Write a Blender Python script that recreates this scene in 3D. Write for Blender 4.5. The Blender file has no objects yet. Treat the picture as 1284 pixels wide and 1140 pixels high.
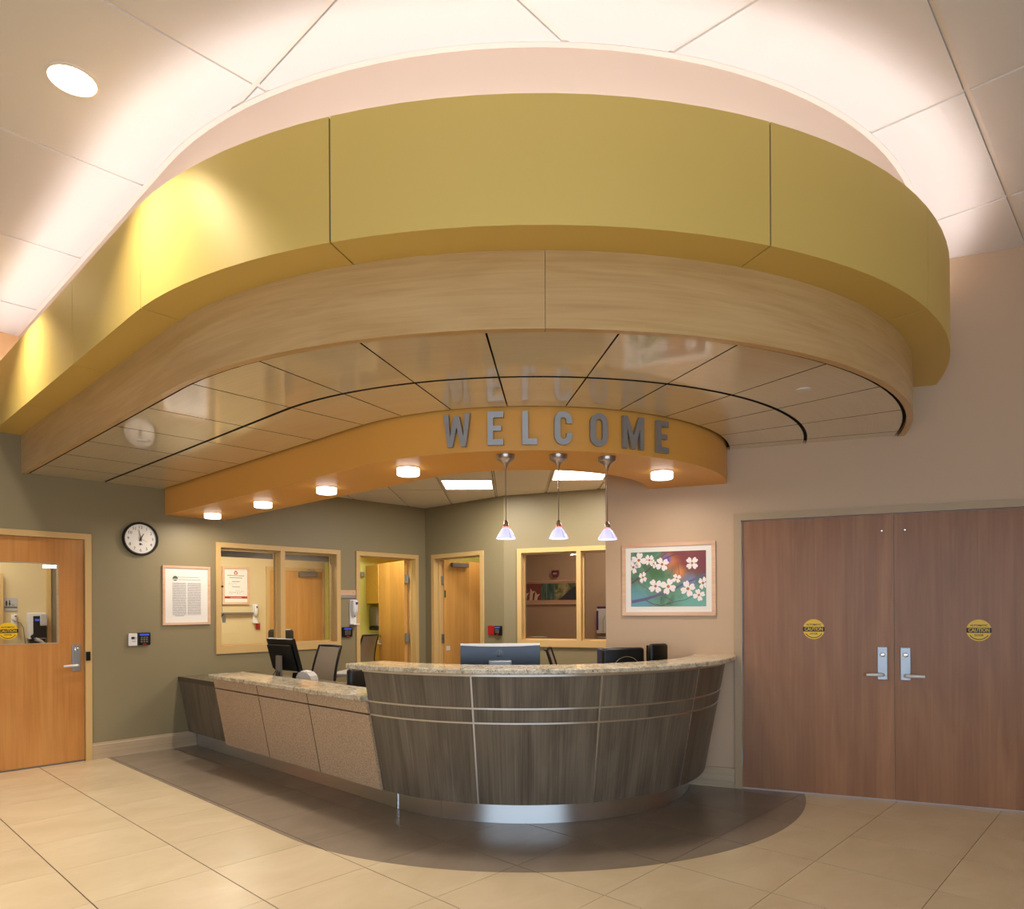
import bpy, bmesh, math, random
from mathutils import Matrix, Vector
random.seed(7)
SC_ = bpy.context.scene
COL = SC_.collection
PI = math.pi

# ------------------------------------------------------------------ camera, world, daylight, exposure
cam = bpy.data.cameras.new('camera')
cam.sensor_fit = 'HORIZONTAL'; cam.sensor_width = 36.0
cam.lens = 36.0 * 872.0 / 1284.0
cam.shift_y = 193.2 / 1284.0
cam.clip_start = 0.05; cam.clip_end = 100
cam_o = bpy.data.objects.new('camera', cam); COL.objects.link(cam_o)
cam_o.matrix_world = Matrix.Translation((0, 0, 1.44)) @ Matrix.Rotation(PI / 2, 4, 'X') @ Matrix.Rotation(-0.0055, 4, 'Z')
SC_.camera = cam_o

world = bpy.data.worlds.new('daylight'); SC_.world = world
world.use_nodes = True
bg = world.node_tree.nodes['Background']
bg.inputs['Color'].default_value = (0.75, 0.86, 1.0, 1)
bg.inputs['Strength'].default_value = 2.0

SC_.view_settings.view_transform = 'Standard'
SC_.view_settings.look = 'None'
SC_.view_settings.gamma = 1.0
SC_.view_settings.use_curve_mapping = False
SC_.view_settings.exposure = 0.0
SC_.cycles.max_bounces = 8
SC_.cycles.sample_clamp_indirect = 6.0
SC_.cycles.caustics_reflective = False
SC_.cycles.caustics_refractive = False

def area(name, loc, direction, sx, sy, watts, color, disk=False, spread=PI):
    l = bpy.data.lights.new(name, 'AREA')
    l.shape = 'DISK' if disk else 'RECTANGLE'
    l.size = sx
    if not disk: l.size_y = sy
    l.energy = watts; l.color = color; l.spread = spread
    o = bpy.data.objects.new(name, l); COL.objects.link(o)
    o.location = loc
    o.rotation_euler = Vector(direction).to_track_quat('-Z', 'Y').to_euler()
    return o

WARM = (1.0, 0.87, 0.70)
area('window_daylight', (-0.4, -4.85, 1.48), (0, 1, -0.02), 9.4, 2.6, 230, (0.66, 0.83, 1.0))

# ------------------------------------------------------------------ frames of the plan
TH = math.radians(46.6)
E2 = Vector((math.cos(TH), math.sin(TH)))          # along the green wall
N2 = Vector((-math.sin(TH), math.cos(TH)))         # into the green wall
C2 = Vector((0.11, 6.03))                          # centre of every curve in the hall
SC, NC = C2.dot(E2), C2.dot(N2)
LWN = 7.577
RD = Vector((0.9287, -0.3709)); RN = Vector((0.3709, 0.9287)); RP = Vector((1.765, 5.551))
B2P = Vector((-0.10, 8.696))

def frame(o, x, y):
    return Matrix(((x.x, y.x, 0, o.x), (x.y, y.y, 0, o.y), (0, 0, 1, 0), (0, 0, 0, 1)))
FL = frame(N2 * LWN, E2, N2)                       # x = s, y into wall
FR = frame(RP, RD, RN)
FB1 = frame(E2 * 6.25, -N2, E2)                    # x = -n
FB2 = frame(B2P, RD, RN)
FSN = frame(Vector((0, 0)), E2, N2)                # x = s, y = n
FW = Matrix.Identity(4)

def sn(s, n):
    return E2 * s + N2 * n

# ------------------------------------------------------------------ materials
def lin(c):
    def f(v):
        v /= 255.0
        return v / 12.92 if v <= 0.04045 else ((v + 0.055) / 1.055) ** 2.4
    return (f(c[0]), f(c[1]), f(c[2]), 1.0)

class NT:
    def __init__(s, m):
        s.m = m; m.use_nodes = True; s.t = m.node_tree
        s.b = s.t.nodes['Principled BSDF']; s.out = s.t.nodes['Material Output']
    def n(s, typ, **kw):
        nd = s.t.nodes.new(typ)
        for k, v in kw.items():
            if k.startswith('i_'):
                nd.inputs[k[2:]].default_value = v
            else:
                setattr(nd, k, v)
        return nd
    def l(s, a, b): s.t.links.new(a, b)

def mat(name, col, rough=0.5, metal=0.0, spec=0.5, coat=0.0, bump=0.0, bscale=200.0, emit=None, estr=0.0, var=0.0):
    m = bpy.data.materials.new(name); k = NT(m); b = k.b
    c = lin(col) if max(col) > 1.0 else (*col, 1.0)
    b.inputs['Base Color'].default_value = c
    b.inputs['Roughness'].default_value = rough
    b.inputs['Metallic'].default_value = metal
    b.inputs['Specular IOR Level'].default_value = spec
    b.inputs['Coat Weight'].default_value = coat
    if emit:
        b.inputs['Emission Color'].default_value = (*emit, 1); b.inputs['Emission Strength'].default_value = estr
    if bump or var:
        tc = k.n('ShaderNodeTexCoord')
        nz = k.n('ShaderNodeTexNoise', i_Scale=bscale, i_Detail=2.0)
        k.l(tc.outputs['Object'], nz.inputs['Vector'])
        if bump:
            bp = k.n('ShaderNodeBump', i_Strength=bump, i_Distance=0.001)
            k.l(nz.outputs['Fac'], bp.inputs['Height']); k.l(bp.outputs['Normal'], b.inputs['Normal'])
        if var:
            hs = k.n('ShaderNodeHueSaturation'); hs.inputs['Color'].default_value = c
            mr = k.n('ShaderNodeMapRange'); mr.inputs['To Min'].default_value = 1 - var; mr.inputs['To Max'].default_value = 1 + var
            mr.inputs['From Min'].default_value = 0.3; mr.inputs['From Max'].default_value = 0.7
            k.l(nz.outputs['Fac'], mr.inputs['Value']); k.l(mr.outputs['Result'], hs.inputs['Value'])
            k.l(hs.outputs['Color'], b.inputs['Base Color'])
    return m

def ramp(k, stops):
    r = k.n('ShaderNodeValToRGB')
    el = r.color_ramp.elements
    el[0].position, el[0].color = stops[0][0], lin(stops[0][1])
    el[1].position, el[1].color = stops[-1][0], lin(stops[-1][1])
    for p, c in stops[1:-1]:
        e = el.new(p); e.color = lin(c)
    return r

def wood(name, c_dark, c_mid, c_light, grain='Z', coord='Object', leaf=0.0, rough=0.35, scale=1.0, coat=0.0, fig=1.0, cross=26.0):
    """veneer: fine grain stretched along one axis, slow figure, and veneer leaves of slightly different tone"""
    m = bpy.data.materials.new(name); k = NT(m)
    tc = k.n('ShaderNodeTexCoord')
    mp = k.n('ShaderNodeMapping')
    f = {'X': (0.9, cross, cross), 'Y': (cross, 0.9, cross), 'Z': (cross, cross, 0.9)}[grain]
    mp.inputs['Scale'].default_value = tuple(v * scale for v in f)
    k.l(tc.outputs[coord], mp.inputs['Vector'])
    n1 = k.n('ShaderNodeTexNoise', i_Scale=1.0, i_Detail=5.0, i_Roughness=0.62, i_Distortion=0.6 * fig)
    k.l(mp.outputs['Vector'], n1.inputs['Vector'])
    mp2 = k.n('ShaderNodeMapping')
    f2 = {'X': (0.6, 3.2, 3.2), 'Y': (3.2, 0.6, 3.2), 'Z': (3.2, 3.2, 0.6)}[grain]
    mp2.inputs['Scale'].default_value = f2
    k.l(tc.outputs[coord], mp2.inputs['Vector'])
    n2 = k.n('ShaderNodeTexNoise', i_Scale=1.0, i_Detail=3.0, i_Distortion=1.2 * fig)
    k.l(mp2.outputs['Vector'], n2.inputs['Vector'])
    mx = k.n('ShaderNodeMath', operation='MULTIPLY_ADD'); mx.inputs[1].default_value = 0.5
    k.l(n2.outputs['Fac'], mx.inputs[0])
    hf = k.n('ShaderNodeMath', operation='MULTIPLY'); hf.inputs[1].default_value = 0.5
    k.l(n1.outputs['Fac'], hf.inputs[0]); k.l(hf.outputs[0], mx.inputs[2])
    r = ramp(k, [(0.36, c_dark), (0.5, c_mid), (0.64, c_light)])
    k.l(mx.outputs[0], r.inputs['Fac'])
    last = r.outputs['Color']
    if leaf:
        sp = k.n('ShaderNodeSeparateXYZ'); k.l(tc.outputs[coord], sp.inputs[0])
        dv = k.n('ShaderNodeMath', operation='DIVIDE'); dv.inputs[1].default_value = leaf
        k.l(sp.outputs['X' if grain == 'Z' else 'Z'], dv.inputs[0])
        fl = k.n('ShaderNodeMath', operation='FLOOR'); k.l(dv.outputs[0], fl.inputs[0])
        wn = k.n('ShaderNodeTexWhiteNoise', noise_dimensions='1D'); k.l(fl.outputs[0], wn.inputs['W'])
        mr = k.n('ShaderNodeMapRange'); mr.inputs['To Min'].default_value = 0.93; mr.inputs['To Max'].default_value = 1.07
        k.l(wn.outputs['Value'], mr.inputs['Value'])
        hs = k.n('ShaderNodeHueSaturation'); k.l(last, hs.inputs['Color']); k.l(mr.outputs['Result'], hs.inputs['Value'])
        last = hs.outputs['Color']
    k.l(last, k.b.inputs['Base Color'])
    k.b.inputs['Roughness'].default_value = rough
    k.b.inputs['Coat Weight'].default_value = coat
    k.b.inputs['Coat Roughness'].default_value = 0.12
    return m

def tile_mat(name, cols, rough, tint):
    m = bpy.data.materials.new(name); k = NT(m)
    tc = k.n('ShaderNodeTexCoord'); oi = k.n('ShaderNodeObjectInfo')
    ad = k.n('ShaderNodeVectorMath', operation='ADD')
    sc = k.n('ShaderNodeVectorMath', operation='SCALE'); sc.inputs['Scale'].default_value = 37.0
    cb = k.n('ShaderNodeCombineXYZ'); k.l(oi.outputs['Random'], cb.inputs[0]); k.l(oi.outputs['Random'], cb.inputs[1])
    k.l(cb.outputs[0], sc.inputs[0]); k.l(sc.outputs[0], ad.inputs[1]); k.l(tc.outputs['Object'], ad.inputs[0])
    mp = k.n('ShaderNodeMapping'); mp.inputs['Scale'].default_value = (1.5, 2.6, 1.0)
    mp.inputs['Rotation'].default_value = (0, 0, 0.25)
    k.l(ad.outputs[0], mp.inputs['Vector'])
    nz = k.n('ShaderNodeTexNoise', i_Scale=1.3, i_Detail=7.0, i_Roughness=0.6, i_Distortion=0.8)
    k.l(mp.outputs['Vector'], nz.inputs['Vector'])
    r = ramp(k, [(0.30, cols[0]), (0.5, cols[1]), (0.70, cols[2])])
    k.l(nz.outputs['Fac'], r.inputs['Fac'])
    hs = k.n('ShaderNodeHueSaturation')
    mr = k.n('ShaderNodeMapRange'); mr.inputs['To Min'].default_value = 1 - tint; mr.inputs['To Max'].default_value = 1 + tint
    k.l(oi.outputs['Random'], mr.inputs['Value']); k.l(mr.outputs['Result'], hs.inputs['Value'])
    k.l(r.outputs['Color'], hs.inputs['Color']); k.l(hs.outputs['Color'], k.b.inputs['Base Color'])
    k.b.inputs['Roughness'].default_value = rough
    return m

def brush(m, amount, rot=0.25):
    k = NT(m)
    tg = k.n('ShaderNodeTangent', direction_type='UV_MAP', uv_map='UVMap')
    k.l(tg.outputs[0], k.b.inputs['Tangent'])
    k.b.inputs['Anisotropic'].default_value = amount; k.b.inputs['Anisotropic Rotation'].default_value = rot
    return m

def granite_mat():
    m = bpy.data.materials.new('granite'); k = NT(m)
    tc = k.n('ShaderNodeTexCoord')
    n1 = k.n('ShaderNodeTexNoise', i_Scale=14.0, i_Detail=8.0, i_Roughness=0.7, i_Distortion=1.0)
    k.l(tc.outputs['Object'], n1.inputs['Vector'])
    r1 = ramp(k, [(0.32, (140, 128, 110)), (0.45, (204, 192, 166)), (0.58, (228, 219, 200)), (0.72, (212, 192, 152))])
    k.l(n1.outputs['Fac'], r1.inputs['Fac'])
    n2 = k.n('ShaderNodeTexNoise', i_Scale=75.0, i_Detail=3.0, i_Roughness=0.6)
    k.l(tc.outputs['Object'], n2.inputs['Vector'])
    r2 = k.n('ShaderNodeValToRGB'); r2.color_ramp.elements[0].position = 0.62; r2.color_ramp.elements[1].position = 0.68
    k.l(n2.outputs['Fac'], r2.inputs['Fac'])
    mx = k.n('ShaderNodeMix', data_type='RGBA'); mx.inputs['B'].default_value = lin((70, 58, 48))
    k.l(r2.outputs['Color'], mx.inputs['Factor']); k.l(r1.outputs['Color'], mx.inputs['A'])
    n3 = k.n('ShaderNodeTexVoronoi', i_Scale=120.0); k.l(tc.outputs['Object'], n3.inputs['Vector'])
    hs = k.n('ShaderNodeHueSaturation')
    mr = k.n('ShaderNodeMapRange'); mr.inputs['To Min'].default_value = 0.8; mr.inputs['To Max'].default_value = 1.12
    sp = k.n('ShaderNodeSeparateColor'); k.l(n3.outputs['Color'], sp.inputs[0]); k.l(sp.outputs[0], mr.inputs['Value'])
    k.l(mr.outputs['Result'], hs.inputs['Value']); k.l(mx.outputs['Result'], hs.inputs['Color'])
    k.l(hs.outputs['Color'], k.b.inputs['Base Color'])
    k.b.inputs['Roughness'].default_value = 0.08
    return m

def speckle(name, a, b, scale, rough):
    m = bpy.data.materials.new(name); k = NT(m)
    tc = k.n('ShaderNodeTexCoord')
    mp = k.n('ShaderNodeMapping'); mp.inputs['Scale'].default_value = (1, 1, 0.6); k.l(tc.outputs['Object'], mp.inputs['Vector'])
    n1 = k.n('ShaderNodeTexNoise', i_Scale=scale, i_Detail=3.0, i_Roughness=0.7); k.l(mp.outputs['Vector'], n1.inputs['Vector'])
    r = ramp(k, [(0.38, a), (0.62, b)]); k.l(n1.outputs['Fac'], r.inputs['Fac'])
    k.l(r.outputs['Color'], k.b.inputs['Base Color']); k.b.inputs['Roughness'].default_value = rough
    return m

def glass_mat(name, tint=(0.95, 0.97, 0.96), refl=1.0):
    m = bpy.data.materials.new(name); k = NT(m)
    tr = k.n('ShaderNodeBsdfTransparent'); tr.inputs['Color'].default_value = (*tint, 1)
    gl = k.n('ShaderNodeBsdfGlossy'); gl.inputs['Roughness'].default_value = 0.02
    fr = k.n('ShaderNodeFresnel', i_IOR=1.45)
    mu = k.n('ShaderNodeMath', operation='MULTIPLY'); mu.inputs[1].default_value = refl; k.l(fr.outputs[0], mu.inputs[0])
    mx = k.n('ShaderNodeMixShader'); k.l(mu.outputs[0], mx.inputs[0]); k.l(tr.outputs[0], mx.inputs[1]); k.l(gl.outputs[0], mx.inputs[2])
    k.l(mx.outputs[0], k.out.inputs['Surface'])
    return m

def text_page(name, paper, ink, lh, xs0=0.0):
    """flat print: rows of small words"""
    m = bpy.data.materials.new(name); k = NT(m)
    tc = k.n('ShaderNodeTexCoord'); sp = k.n('ShaderNodeSeparateXYZ'); k.l(tc.outputs['Object'], sp.inputs[0])
    dv = k.n('ShaderNodeMath', operation='DIVIDE'); dv.inputs[1].default_value = lh; k.l(sp.outputs['Z'], dv.inputs[0])
    fr = k.n('ShaderNodeMath', operation='FRACT'); k.l(dv.outputs[0], fr.inputs[0])
    lt = k.n('ShaderNodeMath', operation='LESS_THAN'); lt.inputs[1].default_value = 0.55; k.l(fr.outputs[0], lt.inputs[0])
    fl = k.n('ShaderNodeMath', operation='FLOOR'); k.l(dv.outputs[0], fl.inputs[0])
    cb = k.n('ShaderNodeCombineXYZ'); k.l(sp.outputs['X'], cb.inputs[0])
    ml = k.n('ShaderNodeMath', operation='MULTIPLY'); ml.inputs[1].default_value = 3.7; k.l(fl.outputs[0], ml.inputs[0]); k.l(ml.outputs[0], cb.inputs[1])
    nz = k.n('ShaderNodeTexNoise', i_Scale=230.0, i_Detail=0.0); k.l(cb.outputs[0], nz.inputs['Vector'])
    gt = k.n('ShaderNodeMath', operation='GREATER_THAN'); gt.inputs[1].default_value = 0.40; k.l(nz.outputs['Fac'], gt.inputs[0])
    mm = k.n('ShaderNodeMath', operation='MULTIPLY'); k.l(lt.outputs[0], mm.inputs[0]); k.l(gt.outputs[0], mm.inputs[1])
    mx = k.n('ShaderNodeMix', data_type='RGBA'); mx.inputs['A'].default_value = lin(paper); mx.inputs['B'].default_value = lin(ink)
    k.l(mm.outputs[0], mx.inputs['Factor']); k.l(mx.outputs['Result'], k.b.inputs['Base Color'])
    k.b.inputs['Roughness'].default_value = 0.6
    return m

def paint_split(name, low, high, z):
    m = bpy.data.materials.new(name); k = NT(m)
    g = k.n('ShaderNodeNewGeometry'); sp = k.n('ShaderNodeSeparateXYZ'); k.l(g.outputs['Position'], sp.inputs[0])
    gt = k.n('ShaderNodeMath', operation='GREATER_THAN'); gt.inputs[1].default_value = z; k.l(sp.outputs['Z'], gt.inputs[0])
    mx = k.n('ShaderNodeMix', data_type='RGBA'); mx.inputs['A'].default_value = lin(low); mx.inputs['B'].default_value = lin(high)
    k.l(gt.outputs[0], mx.inputs['Factor']); k.l(mx.outputs['Result'], k.b.inputs['Base Color'])
    k.b.inputs['Roughness'].default_value = 0.5
    tc = k.n('ShaderNodeTexCoord'); nz = k.n('ShaderNodeTexNoise', i_Scale=260.0, i_Detail=2.0); k.l(tc.outputs['Object'], nz.inputs['Vector'])
    bp = k.n('ShaderNodeBump', i_Strength=0.15, i_Distance=0.001); k.l(nz.outputs['Fac'], bp.inputs['Height']); k.l(bp.outputs['Normal'], k.b.inputs['Normal'])
    return m

GREEN, TAN = (140, 128, 98), (194, 165, 136)
M = {}
M['green'] = paint_split('green_paint', GREEN, (226, 180, 130), 3.30)
M['tan'] = mat('tan_paint', TAN, 0.5, bump=0.15, bscale=260)
M['cream'] = mat('cream_paint', (214, 194, 152), 0.55)
M['lime'] = mat('lime_paint', (178, 172, 88), 0.55)
M['peach'] = mat('peach_paint', (236, 211, 190), 0.6)
M['orange'] = mat('orange_paint', (226, 164, 78), 0.42, bump=0.1, bscale=260)
M['white'] = mat('white_paint', (232, 226, 220), 0.5)
M['ceil_tile'] = mat('mineral_tile', (227, 222, 221), 0.85, bump=0.4, bscale=400, var=0.015)
M['grid'] = mat('grid_white', (232, 222, 214), 0.45)
M['ceil_tile_back'] = mat('mineral_tile_station', (226, 216, 200), 0.85, bump=0.4, bscale=400)
M['dark_gap'] = mat('dark_gap', (22, 20, 18), 0.8)
M['grey_gap'] = mat('grey_reveal', (92, 92, 90), 0.5)
M['yellow'] = brush(mat('yellow_laminate', (226, 196, 108), 0.50, metal=0.15, spec=0.5), 0.5)
M['fascia'] = wood('maple_fascia', (192, 153, 100), (204, 166, 112), (212, 176, 122), 'X', 'UV', 0, 0.34, scale=1.0, coat=0.25, fig=2.6, cross=22.0)
M['panel'] = wood('ceiling_veneer', (208, 191, 158), (214, 198, 166), (220, 205, 174), 'X', 'UV', 0, 0.3, scale=1.3, coat=1.0, cross=60.0)
M['panel'].node_tree.nodes['Principled BSDF'].inputs['Coat Roughness'].default_value = 0.07
M['panel'].node_tree.nodes['Principled BSDF'].inputs['Coat IOR'].default_value = 1.75
M['maple_door'] = wood('maple_door', (178, 118, 58), (191, 131, 68), (201, 143, 80), 'Z', 'Object', 0.19, 0.35, coat=0.15)
M['oak_door'] = wood('light_maple_door', (204, 148, 76), (214, 160, 88), (222, 170, 98), 'Z', 'Object', 0.23, 0.38)
M['cherry'] = wood('brown_maple_door', (136, 88, 52), (150, 100, 62), (162, 112, 72), 'Z', 'Object', 0.21, 0.45, coat=0.05, fig=1.6)
M['cabinet'] = mat('cabinet_maple', (206, 160, 84), 0.4, var=0.05, bscale=30)
M['frame_paint'] = mat('tan_metal_paint', (206, 172, 116), 0.42)
M['frame_paint_r'] = mat('taupe_metal_paint', (172, 146, 112), 0.42)
M['base_wood'] = wood('base_veneer', (168, 146, 118), (184, 162, 132), (194, 172, 144), 'X', 'Object', 0, 0.4)
M['desk_dark'] = wood('desk_veneer', (80, 71, 60), (106, 96, 83), (128, 117, 102), 'Y', 'UV', 0, 0.42, fig=2.0, cross=55.0)
M['fabric'] = speckle('tan_woven', (160, 134, 108), (214, 188, 158), 170.0, 0.75)
M['granite'] = granite_mat()
M['worktop'] = mat('grey_laminate', (112, 103, 84), 0.25, var=0.03, bscale=60)
M['worktop_edge'] = mat('grey_laminate_edge', (72, 63, 52), 0.35)
M['desk_inner'] = mat('desk_inner', (150, 138, 118), 0.5)
M['steel'] = brush(mat('brushed_steel', (0.66, 0.67, 0.69), 0.34, metal=1.0), 0.85)
M['satin_steel'] = mat('satin_steel', (0.34, 0.36, 0.40), 0.42, metal=0.9)
M['lever_steel'] = mat('lever_steel', (0.72, 0.73, 0.76), 0.35, metal=0.25)
M['letter'] = mat('letter_metal', (0.36, 0.355, 0.37), 0.45, metal=0.6, bump=0.12, bscale=500)
M['nickel'] = mat('nickel', (0.42, 0.36, 0.33), 0.3, metal=1.0)
M['floor'] = tile_mat('limestone_tile', [(206, 188, 156), (212, 194, 163), (218, 201, 171)], 0.24, 0.03)
M['floor_dark'] = tile_mat('taupe_tile', [(138, 125, 111), (143, 130, 116), (148, 136, 122)], 0.22, 0.03)
M['grout'] = mat('grout', (52, 42, 33), 0.8)
M['floor_plain'] = mat('plain_floor', (196, 168, 126), 0.35)
M['black'] = mat('black_plastic', (13, 13, 14), 0.35, spec=0.35)
M['black_gloss'] = mat('black_gloss', (10, 10, 12), 0.15)
M['black_matte'] = mat('black_matte', (14, 14, 14), 0.6, spec=0.25)
M['leather'] = mat('black_leather', (20, 18, 17), 0.38, bump=0.3, bscale=300)
M['grey_plastic'] = mat('grey_plastic', (112, 104, 98), 0.4)
M['lt_grey'] = mat('light_grey_plastic', (186, 184, 184), 0.4)
M['white_plastic'] = mat('white_plastic', (226, 224, 224), 0.35)
M['slate'] = mat('slate_blue_plastic', (46, 54, 68), 0.3, metal=0.2)
M['mesh_back'] = speckle('grey_mesh', (112, 100, 88), (160, 146, 130), 500.0, 0.8)
M['chrome'] = mat('chrome', (0.8, 0.8, 0.82), 0.12, metal=1.0)
M['glass'] = glass_mat('window_glass')
M['glass_dim'] = glass_mat('tinted_glass', (0.82, 0.78, 0.74))
M['sticker'] = mat('sticker_yellow', (236, 192, 18), 0.4)
M['ink'] = mat('black_ink', (18, 17, 16), 0.5)
M['paper'] = mat('paper_white', (232, 228, 224), 0.6)
M['pale_wood'] = wood('pale_frame_wood', (200, 158, 128), (216, 176, 146), (224, 188, 160), 'X', 'Object', 0, 0.4)
M['page'] = text_page('document_text', (226, 222, 220), (150, 148, 150), 0.0125)
M['red'] = mat('red_plastic', (176, 24, 22), 0.4)
M['green_p'] = mat('green_ink', (64, 96, 72), 0.6)
M['blue_lcd'] = mat('blue_lcd', (40, 60, 150), 0.2, emit=(0.08, 0.14, 0.8), estr=0.5)
M['lamp_glass'] = mat('lamp_glass', (255, 250, 240), 0.3, emit=(1.0, 0.93, 0.84), estr=6.0)
M['lamp_clear'] = mat('frosted_ring', (255, 250, 240), 0.3, emit=(1.0, 0.93, 0.84), estr=2.2)
M['downlight'] = mat('downlight_lens', (255, 250, 240), 0.3, emit=(1.0, 0.93, 0.82), estr=9.0)
M['troffer'] = mat('troffer_lens', (255, 250, 240), 0.4, emit=(1.0, 0.94, 0.86), estr=5.0)
M['room_lens'] = mat('room_lens', (255, 250, 240), 0.4, emit=(1.0, 0.88, 0.70), estr=5.0)
M['room_lens_dim'] = mat('room_lens_dim', (255, 250, 240), 0.4, emit=(1.0, 0.84, 0.66), estr=1.6)
M['cove'] = mat('cove_led', (255, 240, 225), 0.4, emit=(1.0, 0.94, 0.91), estr=16.0)
M['purple'] = mat('purple_card', (72, 34, 118), 0.45)
M['plum'] = mat('plum_plastic', (112, 26, 48), 0.4)
M['blue_dark'] = mat('navy_card', (34, 40, 84), 0.45)
M['green_card'] = mat('green_card', (24, 84, 52), 0.5)

# ------------------------------------------------------------------ mesh helpers
class MB:
    def __init__(s):
        s.v = []; s.f = []; s.uv = []; s.mi = []; s.T = Matrix.Identity(4); s.m = 0
    def P(s, p):
        s.v.append(tuple(s.T @ Vector(p))); return len(s.v) - 1
    def face(s, idx, uv=None):
        s.f.append(tuple(idx)); s.uv.append(uv); s.mi.append(s.m)
    def box(s, x0, x1, y0, y1, z0, z1, bevel=0.0):
        if bevel:
            return s.rbox(x0, x1, y0, y1, z0, z1, bevel)
        i = [s.P(p) for p in ((x0, y0, z0), (x1, y0, z0), (x1, y1, z0), (x0, y1, z0), (x0, y0, z1), (x1, y0, z1), (x1, y1, z1), (x0, y1, z1))]
        for q in ((3, 2, 1, 0), (4, 5, 6, 7), (0, 1, 5, 4), (1, 2, 6, 5), (2, 3, 7, 6), (3, 0, 4, 7)):
            s.face([i[k] for k in q])
        return s
    def rbox(s, x0, x1, y0, y1, z0, z1, r):
        bm = bmesh.new()
        bmesh.ops.create_cube(bm, size=1.0)
        for v in bm.verts:
            v.co = Vector(((x0 + x1) / 2 + v.co.x * (x1 - x0), (y0 + y1) / 2 + v.co.y * (y1 - y0), (z0 + z1) / 2 + v.co.z * (z1 - z0)))
        bmesh.ops.bevel(bm, geom=list(bm.edges), offset=r, segments=2, profile=0.5, affect='EDGES')
        s.add_bm(bm)
        return s
    def add_bm(s, bm):
        bm.verts.ensure_lookup_table()
        b = len(s.v)
        for v in bm.verts: s.P(v.co)
        for f in bm.faces: s.face([b + v.index for v in f.verts])
        bm.free()
    def prism(s, poly, z0, z1):
        """polygon in local x,y extruded in z"""
        n = len(poly)
        a = [s.P((p[0], p[1], z0)) for p in poly]; b = [s.P((p[0], p[1], z1)) for p in poly]
        s.face(a[::-1]); s.face(b)
        for i in range(n):
            j = (i + 1) % n; s.face((a[i], a[j], b[j], b[i]))
        return s
    def plate(s, poly, y0, y1):
        """polygon in local x,z extruded in y"""
        n = len(poly)
        a = [s.P((p[0], y0, p[1])) for p in poly]; b = [s.P((p[0], y1, p[1])) for p in poly]
        s.face(a); s.face(b[::-1])
        for i in range(n):
            j = (i + 1) % n; s.face((a[j], a[i], b[i], b[j]))
        return s
    def lathe(s, prof, seg=24, axis='Z', c=(0, 0, 0)):
        rings = []
        for r, h in prof:
            ring = []
            for k in range(seg):
                a = 2 * PI * k / seg
                if axis == 'Z': p = (c[0] + r * math.cos(a), c[1] + r * math.sin(a), c[2] + h)
                elif axis == 'Y': p = (c[0] + r * math.cos(a), c[1] + h, c[2] + r * math.sin(a))
                else: p = (c[0] + h, c[1] + r * math.cos(a), c[2] + r * math.sin(a))
                ring.append(s.P(p))
            rings.append(ring)
        for a, b in zip(rings, rings[1:]):
            for k in range(seg):
                j = (k + 1) % seg; s.face((a[k], a[j], b[j], b[k]))
        s.face(rings[0][::-1]); s.face(rings[-1])
        return s
    def tube(s, pts, r, seg=8):
        pts = [Vector(p) for p in pts]
        rings = []; up = None
        for i, p in enumerate(pts):
            t = (pts[min(i + 1, len(pts) - 1)] - pts[max(i - 1, 0)]).normalized()
            if up is None:
                up = Vector((0, 0, 1)) if abs(t.z) < 0.9 else Vector((1, 0, 0))
            x = t.cross(up).normalized(); up = x.cross(t).normalized()
            rr = r[i] if isinstance(r, (list, tuple)) else r
            rings.append([s.P(p + x * rr * math.cos(2 * PI * k / seg) + up * rr * math.sin(2 * PI * k / seg)) for k in range(seg)])
        for a, b in zip(rings, rings[1:]):
            for k in range(seg):
                j = (k + 1) % seg; s.face((a[k], b[k], b[j], a[j]))
        s.face(rings[0]); s.face(rings[-1][::-1])
        return s
    def obj(s, name, m, parent=None, smooth=None, mw=None):
        me = bpy.data.meshes.new(name)
        me.from_pydata(s.v, [], s.f); 
        ms = m if isinstance(m, (list, tuple)) else [m]
        for x in ms: me.materials.append(M[x] if isinstance(x, str) else x)
        for p, k in zip(me.polygons, s.mi): p.material_index = k
        if any(u is not None for u in s.uv):
            ul = me.uv_layers.new(name='UVMap')
            for p, u in zip(me.polygons, s.uv):
                if u:
                    for li, q in zip(p.loop_indices, u): ul.data[li].uv = q
        bm = bmesh.new(); bm.from_mesh(me); bmesh.ops.recalc_face_normals(bm, faces=bm.faces); bm.to_mesh(me); bm.free()
        if smooth:
            me.polygons.foreach_set('use_smooth', [True] * len(me.polygons))
            me.set_sharp_from_angle(angle=math.radians(smooth))
        o = bpy.data.objects.new(name, me); COL.objects.link(o)
        if parent is not None: o.parent = parent
        if mw is not None: o.matrix_world = mw
        return o

def B(*a, **k):
    return MB().box(*a, **k)

def tag(o, label=None, cat=None, group=None, kind=None):
    if label: o['label'] = label
    if cat: o['category'] = cat
    if group: o['group'] = group
    if kind: o['kind'] = kind
    return o

def thing(name, label, cat, F=FW, x=0, y=0, z=0, rz=0, group=None):
    o = bpy.data.objects.new(name, None); COL.objects.link(o)
    o.empty_display_size = 0.1
    o.matrix_world = F @ Matrix.Translation((x, y, z)) @ Matrix.Rotation(rz, 4, 'Z')
    return tag(o, label, cat, group)

def struct(o, label=None, cat=None):
    o['kind'] = 'structure'
    return tag(o, label, cat)

def copy_tree(o, parent=None):
    c = o.copy(); COL.objects.link(c)
    if parent is not None: c.parent = parent
    for ch in [q for q in bpy.data.objects if q.parent == o]:
        copy_tree(ch, c)
    return c

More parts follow.
